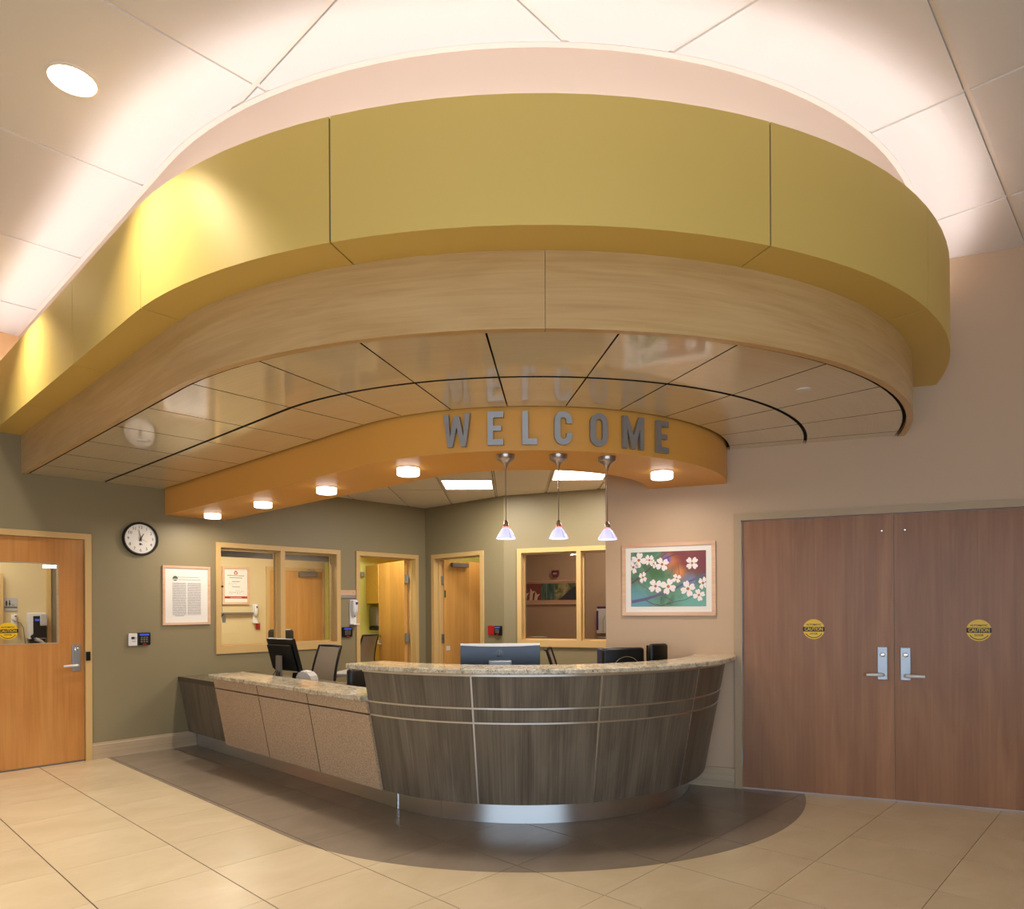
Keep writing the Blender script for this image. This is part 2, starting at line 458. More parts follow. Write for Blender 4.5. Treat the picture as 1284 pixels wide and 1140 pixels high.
def wall_mesh(x0, x1, z0, z1, holes, th):
    """one shell with openings, front at y=0, back at y=th"""
    xs = sorted({x0, x1, *[h[0] for h in holes], *[h[1] for h in holes]})
    zs = sorted({z0, z1, *[h[2] for h in holes], *[h[3] for h in holes]})
    xs = [x for x in xs if x0 <= x <= x1]; zs = [z for z in zs if z0 <= z <= z1]
    b = MB(); idx = {}
    def V(i, j, y):
        k = (i, j, y)
        if k not in idx: idx[k] = b.P((xs[i], y, zs[j]))
        return idx[k]
    def solid(i, j):
        if i < 0 or j < 0 or i >= len(xs) - 1 or j >= len(zs) - 1: return False
        cx, cz = (xs[i] + xs[i + 1]) / 2, (zs[j] + zs[j + 1]) / 2
        return not any(h[0] < cx < h[1] and h[2] < cz < h[3] for h in holes)
    for i in range(len(xs) - 1):
        for j in range(len(zs) - 1):
            if not solid(i, j): continue
            b.face((V(i, j, 0), V(i + 1, j, 0), V(i + 1, j + 1, 0), V(i, j + 1, 0)))
            b.face((V(i, j, th), V(i, j + 1, th), V(i + 1, j + 1, th), V(i + 1, j, th)))
            if not solid(i - 1, j): b.face((V(i, j, 0), V(i, j + 1, 0), V(i, j + 1, th), V(i, j, th)))
            if not solid(i + 1, j): b.face((V(i + 1, j, 0), V(i + 1, j, th), V(i + 1, j + 1, th), V(i + 1, j + 1, 0)))
            if not solid(i, j - 1): b.face((V(i, j, 0), V(i, j, th), V(i + 1, j, th), V(i + 1, j, 0)))
            if not solid(i, j + 1): b.face((V(i, j + 1, 0), V(i + 1, j + 1, 0), V(i + 1, j + 1, th), V(i, j + 1, th)))
    return b

def ring_frame(b, x0, x1, z0, z1, w, y0, y1, bottom=True, wb=None):
    """one-piece rectangular frame (x,z plane) from y0 to y1"""
    wb = w if wb is None else wb
    o = [(x0, z0), (x1, z0), (x1, z1), (x0, z1)]
    if bottom:
        i = [(x0 + w, z0 + wb), (x1 - w, z0 + wb), (x1 - w, z1 - w), (x0 + w, z1 - w)]
        vs = {}
        for nm, pts in (('o', o), ('i', i)):
            for y in (y0, y1):
                vs[nm, y] = [b.P((p[0], y, p[1])) for p in pts]
        for k in range(4):
            j = (k + 1) % 4
            b.face((vs['o', y0][k], vs['o', y0][j], vs['i', y0][j], vs['i', y0][k]))
            b.face((vs['o', y1][j], vs['o', y1][k], vs['i', y1][k], vs['i', y1][j]))
            b.face((vs['o', y0][j], vs['o', y0][k], vs['o', y1][k], vs['o', y1][j]))
            b.face((vs['i', y0][k], vs['i', y0][j], vs['i', y1][j], vs['i', y1][k]))
    else:
        poly = [(x0, z0), (x0 + w, z0), (x0 + w, z1 - w), (x1 - w, z1 - w), (x1 - w, z0), (x1, z0), (x1, z1), (x0, z1)]
        b.plate(poly, y0, y1)
    return b

# sweeps along the plan curve: w < 0 metres back along the straight towards the green wall, w > 0 degrees round the arc
def wpt(R, w):
    if w <= 0:
        return sn(SC - R, NC - w)
    a = math.radians(226.6 + w)
    return C2 + R * Vector((math.cos(a), math.sin(a)))
def wall_w(R):
    return 360 + 68.23 - math.degrees(math.acos(0.169 / R)) - 226.6
WL = -(LWN - NC)                                    # the green wall

def sweep(b, prof, w0, w1, step=3.0, caps=True, uoff=0.0):
    """prof = closed polygon of (R, z); w1 may be 'wall' to die square into the tan wall"""
    wall = w1 == 'wall'
    end = wall_w(max(p[0] for p in prof)) if wall else w1
    ws = []
    if w0 < 0:
        ws.append(w0)
        if end <= 0: ws.append(end)
    if end > 0:
        st = max(w0, 0.0)
        kn = max(1, int(math.ceil((end - st) / step)))
        ws += [st + (end - st) * i / kn for i in range(kn + 1)]
    n = len(prof); rings = []; us = []
    Rm = max(p[0] for p in prof)
    for w in ws:
        ring = []
        for R, z in prof:
            ww = w
            if wall and w > 0 and end > max(w0, 0):
                t = (w - max(w0, 0)) / (end - max(w0, 0)); ww = max(w0, 0) + t * (wall_w(R) - max(w0, 0))
            p = wpt(R, ww); ring.append(b.P((p.x, p.y, z)))
        rings.append(ring)
        us.append((w if w <= 0 else math.radians(w) * Rm) + uoff)
    cl = [0.0]
    for i in range(n):
        p, q = prof[i], prof[(i + 1) % n]; cl.append(cl[-1] + math.hypot(q[0] - p[0], q[1] - p[1]))
    for i in range(len(rings) - 1):
        for k in range(n):
            j = (k + 1) % n
            b.face((rings[i][k], rings[i + 1][k], rings[i + 1][j], rings[i][j]),
                   ((us[i], cl[k]), (us[i + 1], cl[k]), (us[i + 1], cl[k + 1]), (us[i], cl[k + 1])))
    if caps:
        b.face(rings[0], [(us[0] + p[0], p[1]) for p in prof]); b.face(rings[-1][::-1], [(us[-1] + p[0], p[1]) for p in prof[::-1]])
    return b

def text_obj(name, body, size, m, parent, x, y, z, ext=0.0004, align='CENTER', rot=0.0, bold=0.0, sx=1.0):
    cu = bpy.data.curves.new(name, 'FONT'); cu.body = body; cu.size = size; cu.extrude = ext
    cu.align_x = align; cu.align_y = 'CENTER'; cu.offset = bold; cu.resolution_u = 2
    t = bpy.data.objects.new(name, cu); COL.objects.link(t)
    me = bpy.data.meshes.new_from_object(t)
    bpy.data.objects.remove(t); bpy.data.curves.remove(cu)
    me.name = name
    me.transform(Matrix.Translation((x, y, z)) @ Matrix.Rotation(PI / 2, 4, 'X') @ Matrix.Rotation(rot, 4, 'Z') @ Matrix.Diagonal((sx, 1, 1, 1)))
    me.materials.clear(); me.materials.append(M[m])
    o = bpy.data.objects.new(name, me); COL.objects.link(o); o.parent = parent
    return o

def arc_pts(cx, cz, r, a0, a1, n):
    return [(cx + r * math.cos(math.radians(a0 + (a1 - a0) * i / n)), cz + r * math.sin(math.radians(a0 + (a1 - a0) * i / n))) for i in range(n + 1)]

# ------------------------------------------------------------------ clipping of tiles
def halfplane(poly, f):
    out = []
    for i, p in enumerate(poly):
        q = poly[(i + 1) % len(poly)]; a, b = f(p), f(q)
        if a >= 0: out.append(p)
        if (a >= 0) != (b >= 0): out.append(p + (q - p) * (a / (a - b)))
    return out
def curve_g(p, R):
    if p.dot(N2) > NC: return p.dot(E2) - (SC - R)
    return R - (p - C2).length
def curve_proj(p, R):
    if p.dot(N2) > NC: return sn(SC - R, p.dot(N2))
    d = p - C2; return C2 + d * (R / d.length)
def clip_curve(poly, R, inside):
    sg = 1 if inside else -1
    g = lambda p: sg * curve_g(p, R)
    pts = []
    n = len(poly)
    for i in range(n):
        p, q = poly[i], poly[(i + 1) % n]
        for k in range(10):
            pts.append((p + (q - p) * (k / 10), k == 0))
    fl = [g(p) >= 0 for p, _ in pts]
    if all(fl): return list(poly)
    if not any(fl): return []
    start = next(i for i in range(len(pts)) if not fl[i - 1] and fl[i])
    out = []; m = len(pts); ex = None
    def cross(a, b):
        for _ in range(40):
            c = (a + b) / 2
            if (g(c) >= 0) == (g(a) >= 0): a = c
            else: b = c
        return (a + b) / 2
    first = None
    for k in range(m):
        i = (start + k) % m; pv = (i - 1) % m
        if fl[i] and not fl[pv]:
            c = cross(pts[pv][0], pts[i][0])
            if ex is not None:
                for j in range(1, 8): out.append(curve_proj(ex + (c - ex) * (j / 8), R))
            out.append(c)
            if first is None: first = c
            ex = None
        if fl[i] and pts[i][1]: out.append(pts[i][0])
        nx = (i + 1) % m
        if fl[i] and not fl[nx]:
            ex = cross(pts[i][0], pts[nx][0]); out.append(ex)
    if ex is not None:
        for j in range(1, 8): out.append(curve_proj(ex + (first - ex) * (j / 8), R))
    res = []
    for p in out:
        if not res or (p - res[-1]).length > 1e-4: res.append(p)
    if len(res) > 2 and (res[0] - res[-1]).length < 1e-4: res.pop()
    return res if len(res) > 2 else []
def poly_area(p):
    return abs(sum(p[i].x * p[(i + 1) % len(p)].y - p[(i + 1) % len(p)].x * p[i].y for i in range(len(p)))) / 2
f_left = lambda p: LWN - 0.001 - p.dot(N2)
f_right = lambda p: -(p - RP).dot(RN) - 0.001

# ------------------------------------------------------------------ FLOOR
fb = MB().box(-9.5, 7.5, -5.6, 15.5, -0.12, -0.004)
floor = struct(fb.obj('floor', 'grout'), 'pale limestone tile floor with a curved taupe border', 'floor')
S0, DS, N0, DN = 1.061, 0.5945, 0.863, 0.601
DARK_R = 2.24
for i in range(-6, 10):
    for j in range(-7, 13):
        s0, s1 = S0 + i * DS + 0.0030, S0 + (i + 1) * DS - 0.0030
        n0, n1 = N0 + j * DN + 0.0016, N0 + (j + 1) * DN - 0.0016
        base = [sn(s0, n0), sn(s1, n0), sn(s1, n1), sn(s0, n1)]
        base = halfplane(base, f_left)
        if len(base) > 2: base = halfplane(base, f_right)
        if len(base) < 3: continue
        cen = sum(base, Vector((0, 0))) / len(base)
        if cen.y < 1.9: continue
        if abs(cen.x) > cen.y * 0.95 + 0.7: continue
        if all(curve_g(p, 1.30) > 0 for p in base): continue
        for inside, mm in ((False, 'floor'), (True, 'floor_dark')):
            pl = clip_curve(base, DARK_R, inside)
            if len(pl) < 3 or poly_area(pl) < 0.0006: continue
            c = sum(pl, Vector((0, 0))) / len(pl)
            F = FSN @ Matrix.Translation((c.dot(E2), c.dot(N2), 0))
            loc = [((p - c).dot(E2), (p - c).dot(N2)) for p in pl]
            o = MB().prism(loc, -0.012, 0.0).obj('floor_tile', mm, floor)
            o.matrix_world = F
# plain finish of the floor where the photograph shows nothing of it
pb = MB(); pb.prism([(-9.4, -5.5), (7.4, -5.5), (7.4, 1.2), (-9.4, 1.2)], -0.003, -0.001)
pb.obj('floor_finish', 'floor_plain', floor)
pb = MB(); pb.prism([tuple(sn(3.3, 7.5)), tuple(sn(3.3, 4.3)), tuple(C2 + Vector((0, -1.2))), tuple(C2 + Vector((1.0, -0.6))), (0.95, 6.2), (1.4, 8.0), (-0.1, 8.6), tuple(sn(6.2, 7.5))], -0.003, -0.001)
pb.obj('floor_finish', 'worktop', floor)
pb = MB(); pb.prism([(-9.4, 6.0), (-5.5, 6.0), tuple(sn(1.0, 7.8)), tuple(sn(6.3, 7.8)), tuple(sn(6.4, 6.2)), (0.0, 9.0), (3.0, 7.9), (7.3, 8.2), (7.3, 15.4), (-9.4, 15.4)], -0.003, -0.001)
pb.obj('floor_finish', 'floor_plain', floor)

# ------------------------------------------------------------------ WALLS
CZ = 3.94
LW_holes = [(1.03, 2.04, 0.0, 2.14), (3.33, 4.83, 1.0, 2.15), (5.14, 6.07, 0.0, 2.145)]
wl = struct(wall_mesh(-3.6, 6.25, -0.004, 4.0, LW_holes, 0.13).obj('wall_left', 'green', mw=FL), 'olive green wall with clock, window and doors, peach above the canopy', 'wall')
wr = struct(wall_mesh(-1.0377, 4.6, -0.004, 4.0, [(0.06, 2.205, 0, 2.135)], 0.14).obj('wall_right', 'tan', mw=FR), 'pale tan wall around the brown double doors', 'wall')
BX1 = -(NC * 0 + 6.047)
wb1 = struct(wall_mesh(-7.577, -6.047, -0.004, 3.0, [(-7.38, -6.45, 0, 2.145)], 0.13).obj('wall_back', 'green', mw=FB1), 'olive green back wall of the station, around the half open maple door', 'wall')
wb2 = struct(wall_mesh(0.0, 2.1, -0.004, 3.0, [(0.22, 1.74, 0.995, 2.15)], 0.13).obj('wall_rear', 'green', mw=FB2), 'lighter olive wall holding the right interior window', 'wall')
# end wall closing the station behind the tan wall
FS = frame(RP + RD * (-0.92), RN, -RD)
struct(wall_mesh(0.14, 2.75, -0.004, 3.0, [], 0.1).obj('wall_side', 'tan', mw=FS), 'short tan return wall closing the station on the right', 'wall')
# lobby behind the camera
BLK = Vector((-8.2, 2.25))
struct(MB().box(-8.3, -8.2, -5.0, 2.5, -0.004, 4.0).obj('wall_west', 'tan'), 'tan lobby wall left of the camera', 'wall')
struct(MB().box(6.0, 6.1, -5.0, 4.2, -0.004, 4.0).obj('wall_east', 'tan'), 'tan lobby wall right of the camera', 'wall')
FF = frame(Vector((6.0, -5.0)), Vector((-1, 0)), Vector((0, -1)))
struct(wall_mesh(0, 14.2, -0.004, 4.0, [(1.6, 11.2, 0.1, 2.85)], 0.15).obj('wall_front', 'tan', mw=FF), 'tan lobby wall with the glazed entrance behind the camera', 'wall')
w3 = struct(ring_frame(MB(), 1.6, 11.2, 0.1, 2.85, 0.08, -0.02, 0.15).obj('window_3', 'frame_paint', mw=FF), 'large entrance glazing behind the camera', 'window')
for x in (3.5, 5.4, 7.3, 9.2):
    MB().box(x, x + 0.06, 0.0, 0.12, 0.18, 2.77).obj('mullion', 'frame_paint', w3)
MB().box(1.68, 11.12, 0.06, 0.07, 0.18, 2.77).obj('pane', 'glass', w3)

# baseboards
def baseboard(nm, F, x0, x1):
    b = MB(); prof = [(0.0, 0.0), (-0.014, 0.0), (-0.014, 0.135), (-0.010, 0.142), (-0.010, 0.155), (0.0, 0.158)]
    a = [b.P((x0, y, z)) for y, z in prof]; c = [b.P((x1, y, z)) for y, z in prof]
    b.face(a); b.face(c[::-1])
    for i in range(len(prof)):
        j = (i + 1) % len(prof); b.face((a[i], a[j], c[j], c[i]))
    return struct(b.obj(nm, 'base_wood', mw=F))
baseboard('baseboard_left', FL, 2.092, 3.080)
baseboard('baseboard_right', FR, -1.0, 0.008)
baseboard('baseboard_back', FB1, -7.57, -7.44)
baseboard('baseboard_east', FR, 2.26, 4.4)

# ------------------------------------------------------------------ LOBBY CEILING
DRUM_R = 2.94
ce = MB(); ce.prism([(-8.3, -5.1), (6.1, -5.1), (6.1, 3.95), tuple(sn(6.4, 7.7)), tuple(sn(-3.6, 7.7)), (-8.3, 2.2)], 3.975, 4.05)
ceiling = struct(ce.obj('ceiling', 'white'), 'white suspended lobby ceiling around the canopy', 'ceiling')
CS0, CDS, CN0, CDN = 1.576, 1.196, 0.703, 1.2214
for i in range(-5, 4):
    for j in range(-5, 6):
        g = 0.013
        base = [sn(CS0 + i * CDS + g, CN0 + j * CDN + g), sn(CS0 + (i + 1) * CDS - g, CN0 + j * CDN + g),
                sn(CS0 + (i + 1) * CDS - g, CN0 + (j + 1) * CDN - g), sn(CS0 + i * CDS + g, CN0 + (j + 1) * CDN - g)]
        base = halfplane(base, f_left)
        if len(base) > 2: base = halfplane(base, f_right)
        if len(base) < 3: continue
        cen = sum(base, Vector((0, 0))) / len(base)
        if cen.y < -4.9 or cen.x < -8 or cen.x > 5.9: continue
        pl = clip_curve(base, DRUM_R + 0.03, False)
        if len(pl) < 3 or poly_area(pl) < 0.0005: continue
        c = sum(pl, Vector((0, 0))) / len(pl)
        loc = [((p - c).dot(E2), (p - c).dot(N2)) for p in pl]
        o = MB().prism(loc, CZ - 0.004, CZ + 0.03).obj('ceiling_tile', 'ceil_tile', ceiling)
        o.matrix_world = FSN @ Matrix.Translation((c.dot(E2), c.dot(N2), 0))
def bar_piece(p, q, wd, z0, z1):
    """a T-bar from p to q cut where it meets the drum"""
    d = (q - p).normalized(); nrm = Vector((-d.y, d.x)) * wd / 2
    out = []
    N_ = 200; run = None
    for k in range(N_ + 1):
        t = p + (q - p) * (k / N_)
        ok = curve_g(t, DRUM_R + 0.01) < 0 and f_left(t) > 0 and f_right(t) > 0 and t.y > -4.95 and -8.1 < t.x < 5.95
        if ok and run is None: run = t
        if (not ok or k == N_) and run is not None:
            if (t - run).length > 0.05: out.append((run, t))
            run = None
    for a, b in out:
        MB().prism([tuple(a + nrm), tuple(b + nrm), tuple(b - nrm), tuple(a - nrm)], z0, z1).obj('grid_bar', 'grid', ceiling)
for i in range(-4, 5):
    bar_piece(sn(CS0 + i * CDS, -7), sn(CS0 + i * CDS, LWN), 0.022, CZ + 0.004, CZ + 0.028)
for j in range(-5, 7):
    bar_piece(sn(-5, CN0 + j * CDN), sn(7.5, CN0 + j * CDN), 0.022, CZ + 0.003, CZ + 0.027)
tr = sweep(MB(), [(DRUM_R + 0.03, CZ - 0.006), (DRUM_R + 0.03, CZ + 0.03), (DRUM_R, CZ + 0.03), (DRUM_R, CZ - 0.006)], WL, 'wall')
struct(tr.obj('trim_1', 'grid', smooth=30), 'thin white trim where the canopy drum meets the ceiling', 'trim')

# ------------------------------------------------------------------ CANOPY
canopy = thing('canopy_band', 'wide yellow laminate band curving round the top of the canopy', 'canopy', x=C2.x, y=C2.y, z=3.04)
def cobj(b, nm, m, par, sm=30):
    o = b.obj(nm, m, None, smooth=sm); o.parent = par; o.matrix_parent_inverse = par.matrix_world.inverted(); return o
YR = 3.13
yprof = [(YR, 3.04), (YR, 3.59), (YR - 0.02, 3.59), (YR - 0.02, 3.058), (2.925, 3.058), (2.925, 3.04)]
gp = 0.16
def degs(mm, R): return math.degrees(mm / R)
cuts = [WL, -(6.43 - NC), -(5.17 - NC), 253.4 - 226.6, 289.5 - 226.6, 313.1 - 226.6, 'wall']
cuts = [WL, -(6.43 - NC), -(5.17 - NC), 2.1, 26.8, 62.9, 86.5, 'wall']
def gap(w, side, g=0.004, R=3.1):
    if w == 'wall' or w == WL: return w
    return w + side * (g if w < 0 else degs(g, R))
for a, b_ in zip(cuts, cuts[1:]):
    cobj(sweep(MB(), yprof, gap(a, 1), gap(b_, -1)), 'band_panel', 'yellow', canopy)
cobj(sweep(MB(), [(YR - 0.004, 3.05), (YR - 0.004, 3.58), (YR - 0.03, 3.58), (YR - 0.03, 3.07), (2.93, 3.07), (2.93, 3.05)], WL, 'wall'), 'band_backing', 'grey_gap', canopy)
cobj(sweep(MB(), [(2.94, 3.07), (3.10, 3.07), (3.10, 3.11), (2.94, 3.11)], WL, 'wall'), 'trough_bottom', 'white', canopy)
cobj(sweep(MB(), [(DRUM_R, 3.07), (DRUM_R, CZ), (DRUM_R - 0.03, CZ), (DRUM_R - 0.03, 3.07)], WL, 'wall'), 'drum_wall', 'peach', canopy)
cobj(sweep(MB(), [(3.00, 3.42), (3.04, 3.42), (3.04, 3.46), (3.00, 3.46)], WL + 0.05, wall_w(3.05) - 0.8), 'cove_lamp', 'cove', canopy)

fascia = thing('canopy_fascia', 'maple veneer fascia curving below the yellow band', 'fascia', x=C2.x, y=C2.y, z=2.69)
fprof = [(2.925, 2.69), (2.925, 3.04), (2.885, 3.04), (2.885, 2.69)]
for k, (a, b_) in enumerate(((WL, 44.3 - 0.02), (44.3 + 0.02, 'wall'))):
    cobj(sweep(MB(), fprof, a, b_, uoff=k * 7.3), 'fascia_panel', 'fascia', fascia)

pceil = thing('panel_ceiling', 'glossy maple veneer ceiling panels under the canopy', 'ceiling panels', x=C2.x, y=C2.y, z=2.70)
pcuts = [WL] + [-(n_ - NC) for n_ in (7.05, 6.44, 5.83, 5.22, 4.61)] + [2.3 + 12.22 * k for k in range(10)]
pcuts = [c for c in pcuts if c < wall_w(2.26) - 1.0] + ['wall']
for (r0, r1) in ((1.705, 2.238), (2.262, 2.862)):
    for k, (a, b_) in enumerate(zip(pcuts, pcuts[1:])):
        prof = [(r0, 2.70), (r1, 2.70), (r1, 2.715), (r0, 2.715)]
        w0_, w1_ = gap(a, 1, 0.005, r1), gap(b_, -1, 0.005, r1)
        if b_ != 'wall' and b_ > 0 and False: pass
        bb = MB(); sweep(bb, prof, w0_, w1_, uoff=k * 3.1 + r0)
        # grain across the panel: swap so that u runs with the radius
        # dark edge banding on the sides of each panel
        nf = len(bb.f) - 2
        bb.mi = [0 if (q < nf and q % 4 == 0) else 1 for q in range(len(bb.f))]
        cobj(bb, 'ceiling_panel', ['panel', 'dark_gap'], pceil)
cobj(sweep(MB(), [(1.66, 2.722), (2.90, 2.722), (2.90, 2.735), (1.66, 2.735)], WL, 'wall'), 'panel_backing', 'dark_gap', pceil)

soff = thing('soffit', 'orange painted curved soffit carrying the welcome letters', 'soffit', x=C2.x, y=C2.y, z=2.43)
cobj(sweep(MB(), [(1.68, 2.43), (1.68, 2.74), (1.66, 2.90), (1.06, 2.90), (1.06, 2.43)], WL, 'wall'), 'soffit_body', 'orange', soff)

# sprinkler covers in the panels
for (x, y), lb in (((-2.724, 5.153), 'small white sprinkler cover plate in the left ceiling panels'), ((1.694, 4.028), 'small white sprinkler cover plate in the right ceiling panels')):
    t = MB().lathe([(0.0, -0.006), (0.036, -0.006), (0.042, -0.003), (0.042, 0.0)], 20).obj('sprinkler_cover', 'white_plastic', smooth=40)
    t.location = (x, y, 2.70); tag(t, lb, 'sprinkler cover', 'sprinkler covers')

# ------------------------------------------------------------------ soffit lights and pendants
def soffit_light(x, y, label, first=[None]):
    if first[0] is None:
        t = thing('ceiling_lamp', label, 'lamp', x=x, y=y, z=2.43, group='round lamps under the orange soffit')
        MB().lathe([(0.082, 0.0), (0.082, -0.006), (0.07, -0.008), (0.07, 0.0)], 28).obj('base_plate', 'chrome', t, smooth=40)
        MB().lathe([(0.066, -0.008), (0.068, -0.012), (0.068, -0.040), (0.06, -0.046), (0.0, -0.046)], 28).obj('diffuser', 'lamp_glass', t, smooth=40)
        MB().lathe([(0.080, -0.006), (0.080, -0.050), (0.076, -0.054), (0.070, -0.052), (0.072, -0.008)], 28).obj('glass_ring', 'lamp_clear', t, smooth=40)
        first[0] = t
    else:
        t = copy_tree(first[0]); t.location = (x, y, 2.43); t['label'] = label
    area('soffit_lamp_light', (x, y, 2.365), (0, 0, -1), 0.13, 0, 9.5, WARM, disk=True)
LB = ['round glass lamp nearest the green wall, first from left', 'second round glass lamp from the left under the orange soffit', 'third round glass lamp from the left, above the low granite',
      'fourth round glass lamp, left of the pendant lamps', 'round glass lamp at the right end of the orange soffit']
for p, lb in zip([sn(3.06, 7.09), sn(3.06, 6.02), sn(3.06, 4.95), Vector((-0.722, 4.872)), Vector((1.095, 5.055))], LB):
    soffit_light(p.x, p.y, lb)

m_sh = bpy.data.materials.new('pendant_glass'); k = NT(m_sh)
tc = k.n('ShaderNodeTexCoord'); sp = k.n('ShaderNodeSeparateXYZ'); k.l(tc.outputs['Object'], sp.inputs[0])
at2 = k.n('ShaderNodeMath', operation='ARCTAN2'); k.l(sp.outputs['Y'], at2.inputs[0]); k.l(sp.outputs['X'], at2.inputs[1])
ml = k.n('ShaderNodeMath', operation='MULTIPLY'); ml.inputs[1].default_value = 9.0; k.l(at2.outputs[0], ml.inputs[0])
cb = k.n('ShaderNodeCombineXYZ'); k.l(ml.outputs[0], cb.inputs[0]); k.l(sp.outputs['Z'], cb.inputs[1])
nz = k.n('ShaderNodeTexNoise', i_Scale=1.6, i_Detail=2.0); k.l(cb.outputs[0], nz.inputs['Vector'])
rr = ramp(k, [(0.42, (100, 100, 216)), (0.50, (196, 196, 250)), (0.58, (255, 255, 255))]); k.l(nz.outputs['Fac'], rr.inputs['Fac'])
k.l(rr.outputs['Color'], k.b.inputs['Emission Color']); k.b.inputs['Emission Strength'].default_value = 0.85
k.b.inputs['Base Color'].default_value = (0.75, 0.75, 0.9, 1); k.b.inputs['Roughness'].default_value = 0.15
M['pendant_glass'] = m_sh
M['pink_glass'] = mat('pink_glass', (240, 150, 140), 0.2, emit=(1.0, 0.35, 0.25), estr=0.7)
def pendant(x, y, label, first=[None]):
    if first[0] is None:
        t = thing('pendant_lamp', label, 'lamp', x=x, y=y, z=2.43, group='pendant lamps over the reception counter')
        MB().lathe([(0.058, 0.0), (0.058, -0.026), (0.050, -0.034), (0.028, -0.048), (0.014, -0.064), (0.008, -0.085), (0.004, -0.09)], 24).obj('canopy_cap', 'nickel', t, smooth=50)
        MB().tube([(0, 0, -0.085), (0, 0, -0.425)], 0.0032, 6).obj('stem', 'nickel', t)
        MB().lathe([(0.004, -0.420), (0.010, -0.425), (0.016, -0.440), (0.020, -0.458), (0.020, -0.466)], 16).obj('socket', 'nickel', t, smooth=50)
        MB().lathe([(0.018, -0.462), (0.022, -0.463), (0.022, -0.469), (0.019, -0.470)], 18).obj('collar', 'pink_glass', t, smooth=50)
        MB().lathe([(0.019, -0.468), (0.034, -0.485), (0.050, -0.510), (0.064, -0.537), (0.064, -0.541), (0.061, -0.541), (0.047, -0.512), (0.031, -0.487), (0.016, -0.470)], 28).obj('shade', 'pendant_glass', t, smooth=50)
        MB().lathe([(0.0, -0.475), (0.010, -0.48), (0.013, -0.50), (0.009, -0.518), (0.0, -0.52)], 12).obj('bulb', 'lamp_glass', t, smooth=50)
        first[0] = t
    else:
        t = copy_tree(first[0]); t.location = (x, y, 2.43); t['label'] = label
    area('pendant_light', (x, y, 1.885), (0, 0, -1), 0.08, 0, 3.5, WARM, disk=True)
pendant(-0.036, 4.482, 'left of three glass pendant lamps over the counter')
pendant(0.304, 4.49, 'middle of three glass pendant lamps over the counter')
pendant(0.629, 4.566, 'right pendant lamp, in front of the tan wall edge')

# ------------------------------------------------------------------ recessed downlights of the lobby ceiling
dl0 = None
for k_, (s, n_) in enumerate([(0.965, 3.737), (0.965, 6.18), (0.965, -1.15), (-1.43, 6.18), (-1.43, 3.737), (-1.43, 1.29), (-1.43, -1.15), (-3.8, 3.737)]):
    p = sn(s, n_)
    if dl0 is None:
        dl0 = thing('downlight', 'round recessed downlight in the ceiling above the yellow band', 'light', x=p.x, y=p.y, z=CZ - 0.004, group='recessed downlights')
        MB().lathe([(0.112, 0.0), (0.112, -0.004), (0.100, -0.006), (0.098, 0.004), (0.104, 0.004)], 32).obj('trim_ring', 'grid', dl0, smooth=40)
        MB().lathe([(0.0, 0.0), (0.100, -0.001), (0.100, 0.003), (0.0, 0.003)], 32).obj('lens', 'downlight', dl0)
        d = dl0
    else:
        d = copy_tree(dl0); d.location = (p.x, p.y, CZ - 0.004)
        d['label'] = 'round recessed downlight outside the photograph, %s one behind the visible one' % ('first', 'second', 'third', 'fourth', 'fifth', 'sixth', 'seventh', 'eighth', 'ninth')[k_ - 1]
    area('downlight_beam', (p.x, p.y, CZ - 0.02), (0, 0, -1), 0.18, 0, 20, (1.0, 0.89, 0.74), disk=True, spread=math.radians(112))

# ------------------------------------------------------------------ STATION CEILING with troffers
SZ = 2.85
sc = MB(); sc.prism([tuple(sn(3.36, 7.6)), tuple(sn(3.36, 4.1)), (-0.55, 5.1), (0.1, 4.95), (0.8, 5.2), (1.25, 5.75), (1.9, 7.95), (-0.1, 8.72), tuple(sn(6.27, 6.0)), tuple(sn(6.27, 7.6))], 2.872, 2.93)
sceil = struct(sc.obj('ceiling_station', 'dark_gap'), 'lower tiled ceiling of the reception station', 'ceiling')
def st_clip(base):
    """cut a plan polygon to the station: green wall, short back wall left of the bend, rear wall right of it"""
    out = []
    for side in (-1, 1):
        q = halfplane(base, (lambda p: side * (p.x - B2P.x)))
        fs = [f_left, lambda p: p.dot(E2) - 3.38]
        fs.append((lambda p: 6.249 - p.dot(E2)) if side < 0 else (lambda p: -(p - B2P).dot(RN) - 0.001))
        for f in fs:
            if len(q) > 2: q = halfplane(q, f)
        if len(q) > 2 and poly_area(q) > 0.001: out.append(q)
    return out
def tile_st(x0, x1, y0, y1):
    g = 0.014
    return st_clip([Vector((x0 + g, y0 + g)), Vector((x1 - g, y0 + g)), Vector((x1 - g, y1 - g)), Vector((x0 + g, y1 - g))])
GX = -0.19
lights_st = [(-0.80, -0.19, 7.62, 8.24), (0.42, 1.03, 7.07, 7.68)]
for ix in range(-5, 4):
    x0, x1 = GX + ix * 0.61, GX + (ix + 1) * 0.61
    ys = [4.57, 5.79, 7.01, 8.24, 9.45, 10.7]
    if ix == -1: ys.insert(3, 7.62)
    if ix == 1: ys = [4.63, 5.85, 7.07, 7.68, 8.9, 10.1]
    for y0, y1 in zip(ys, ys[1:]):
        if any(abs(x0 - l[0]) < 0.05 and abs(y0 - l[2]) < 0.05 for l in lights_st): continue
        for pl in tile_st(x0, x1, y0, y1):
            if all(p.y < C2.y - 0.9 for p in pl): continue
            c = sum(pl, Vector((0, 0))) / len(pl)
            o = MB().prism([tuple(p - c) for p in pl], SZ, SZ + 0.018).obj('ceiling_tile', 'ceil_tile_back', sceil)
            o.matrix_world = Matrix.Translation((c.x, c.y, 0))
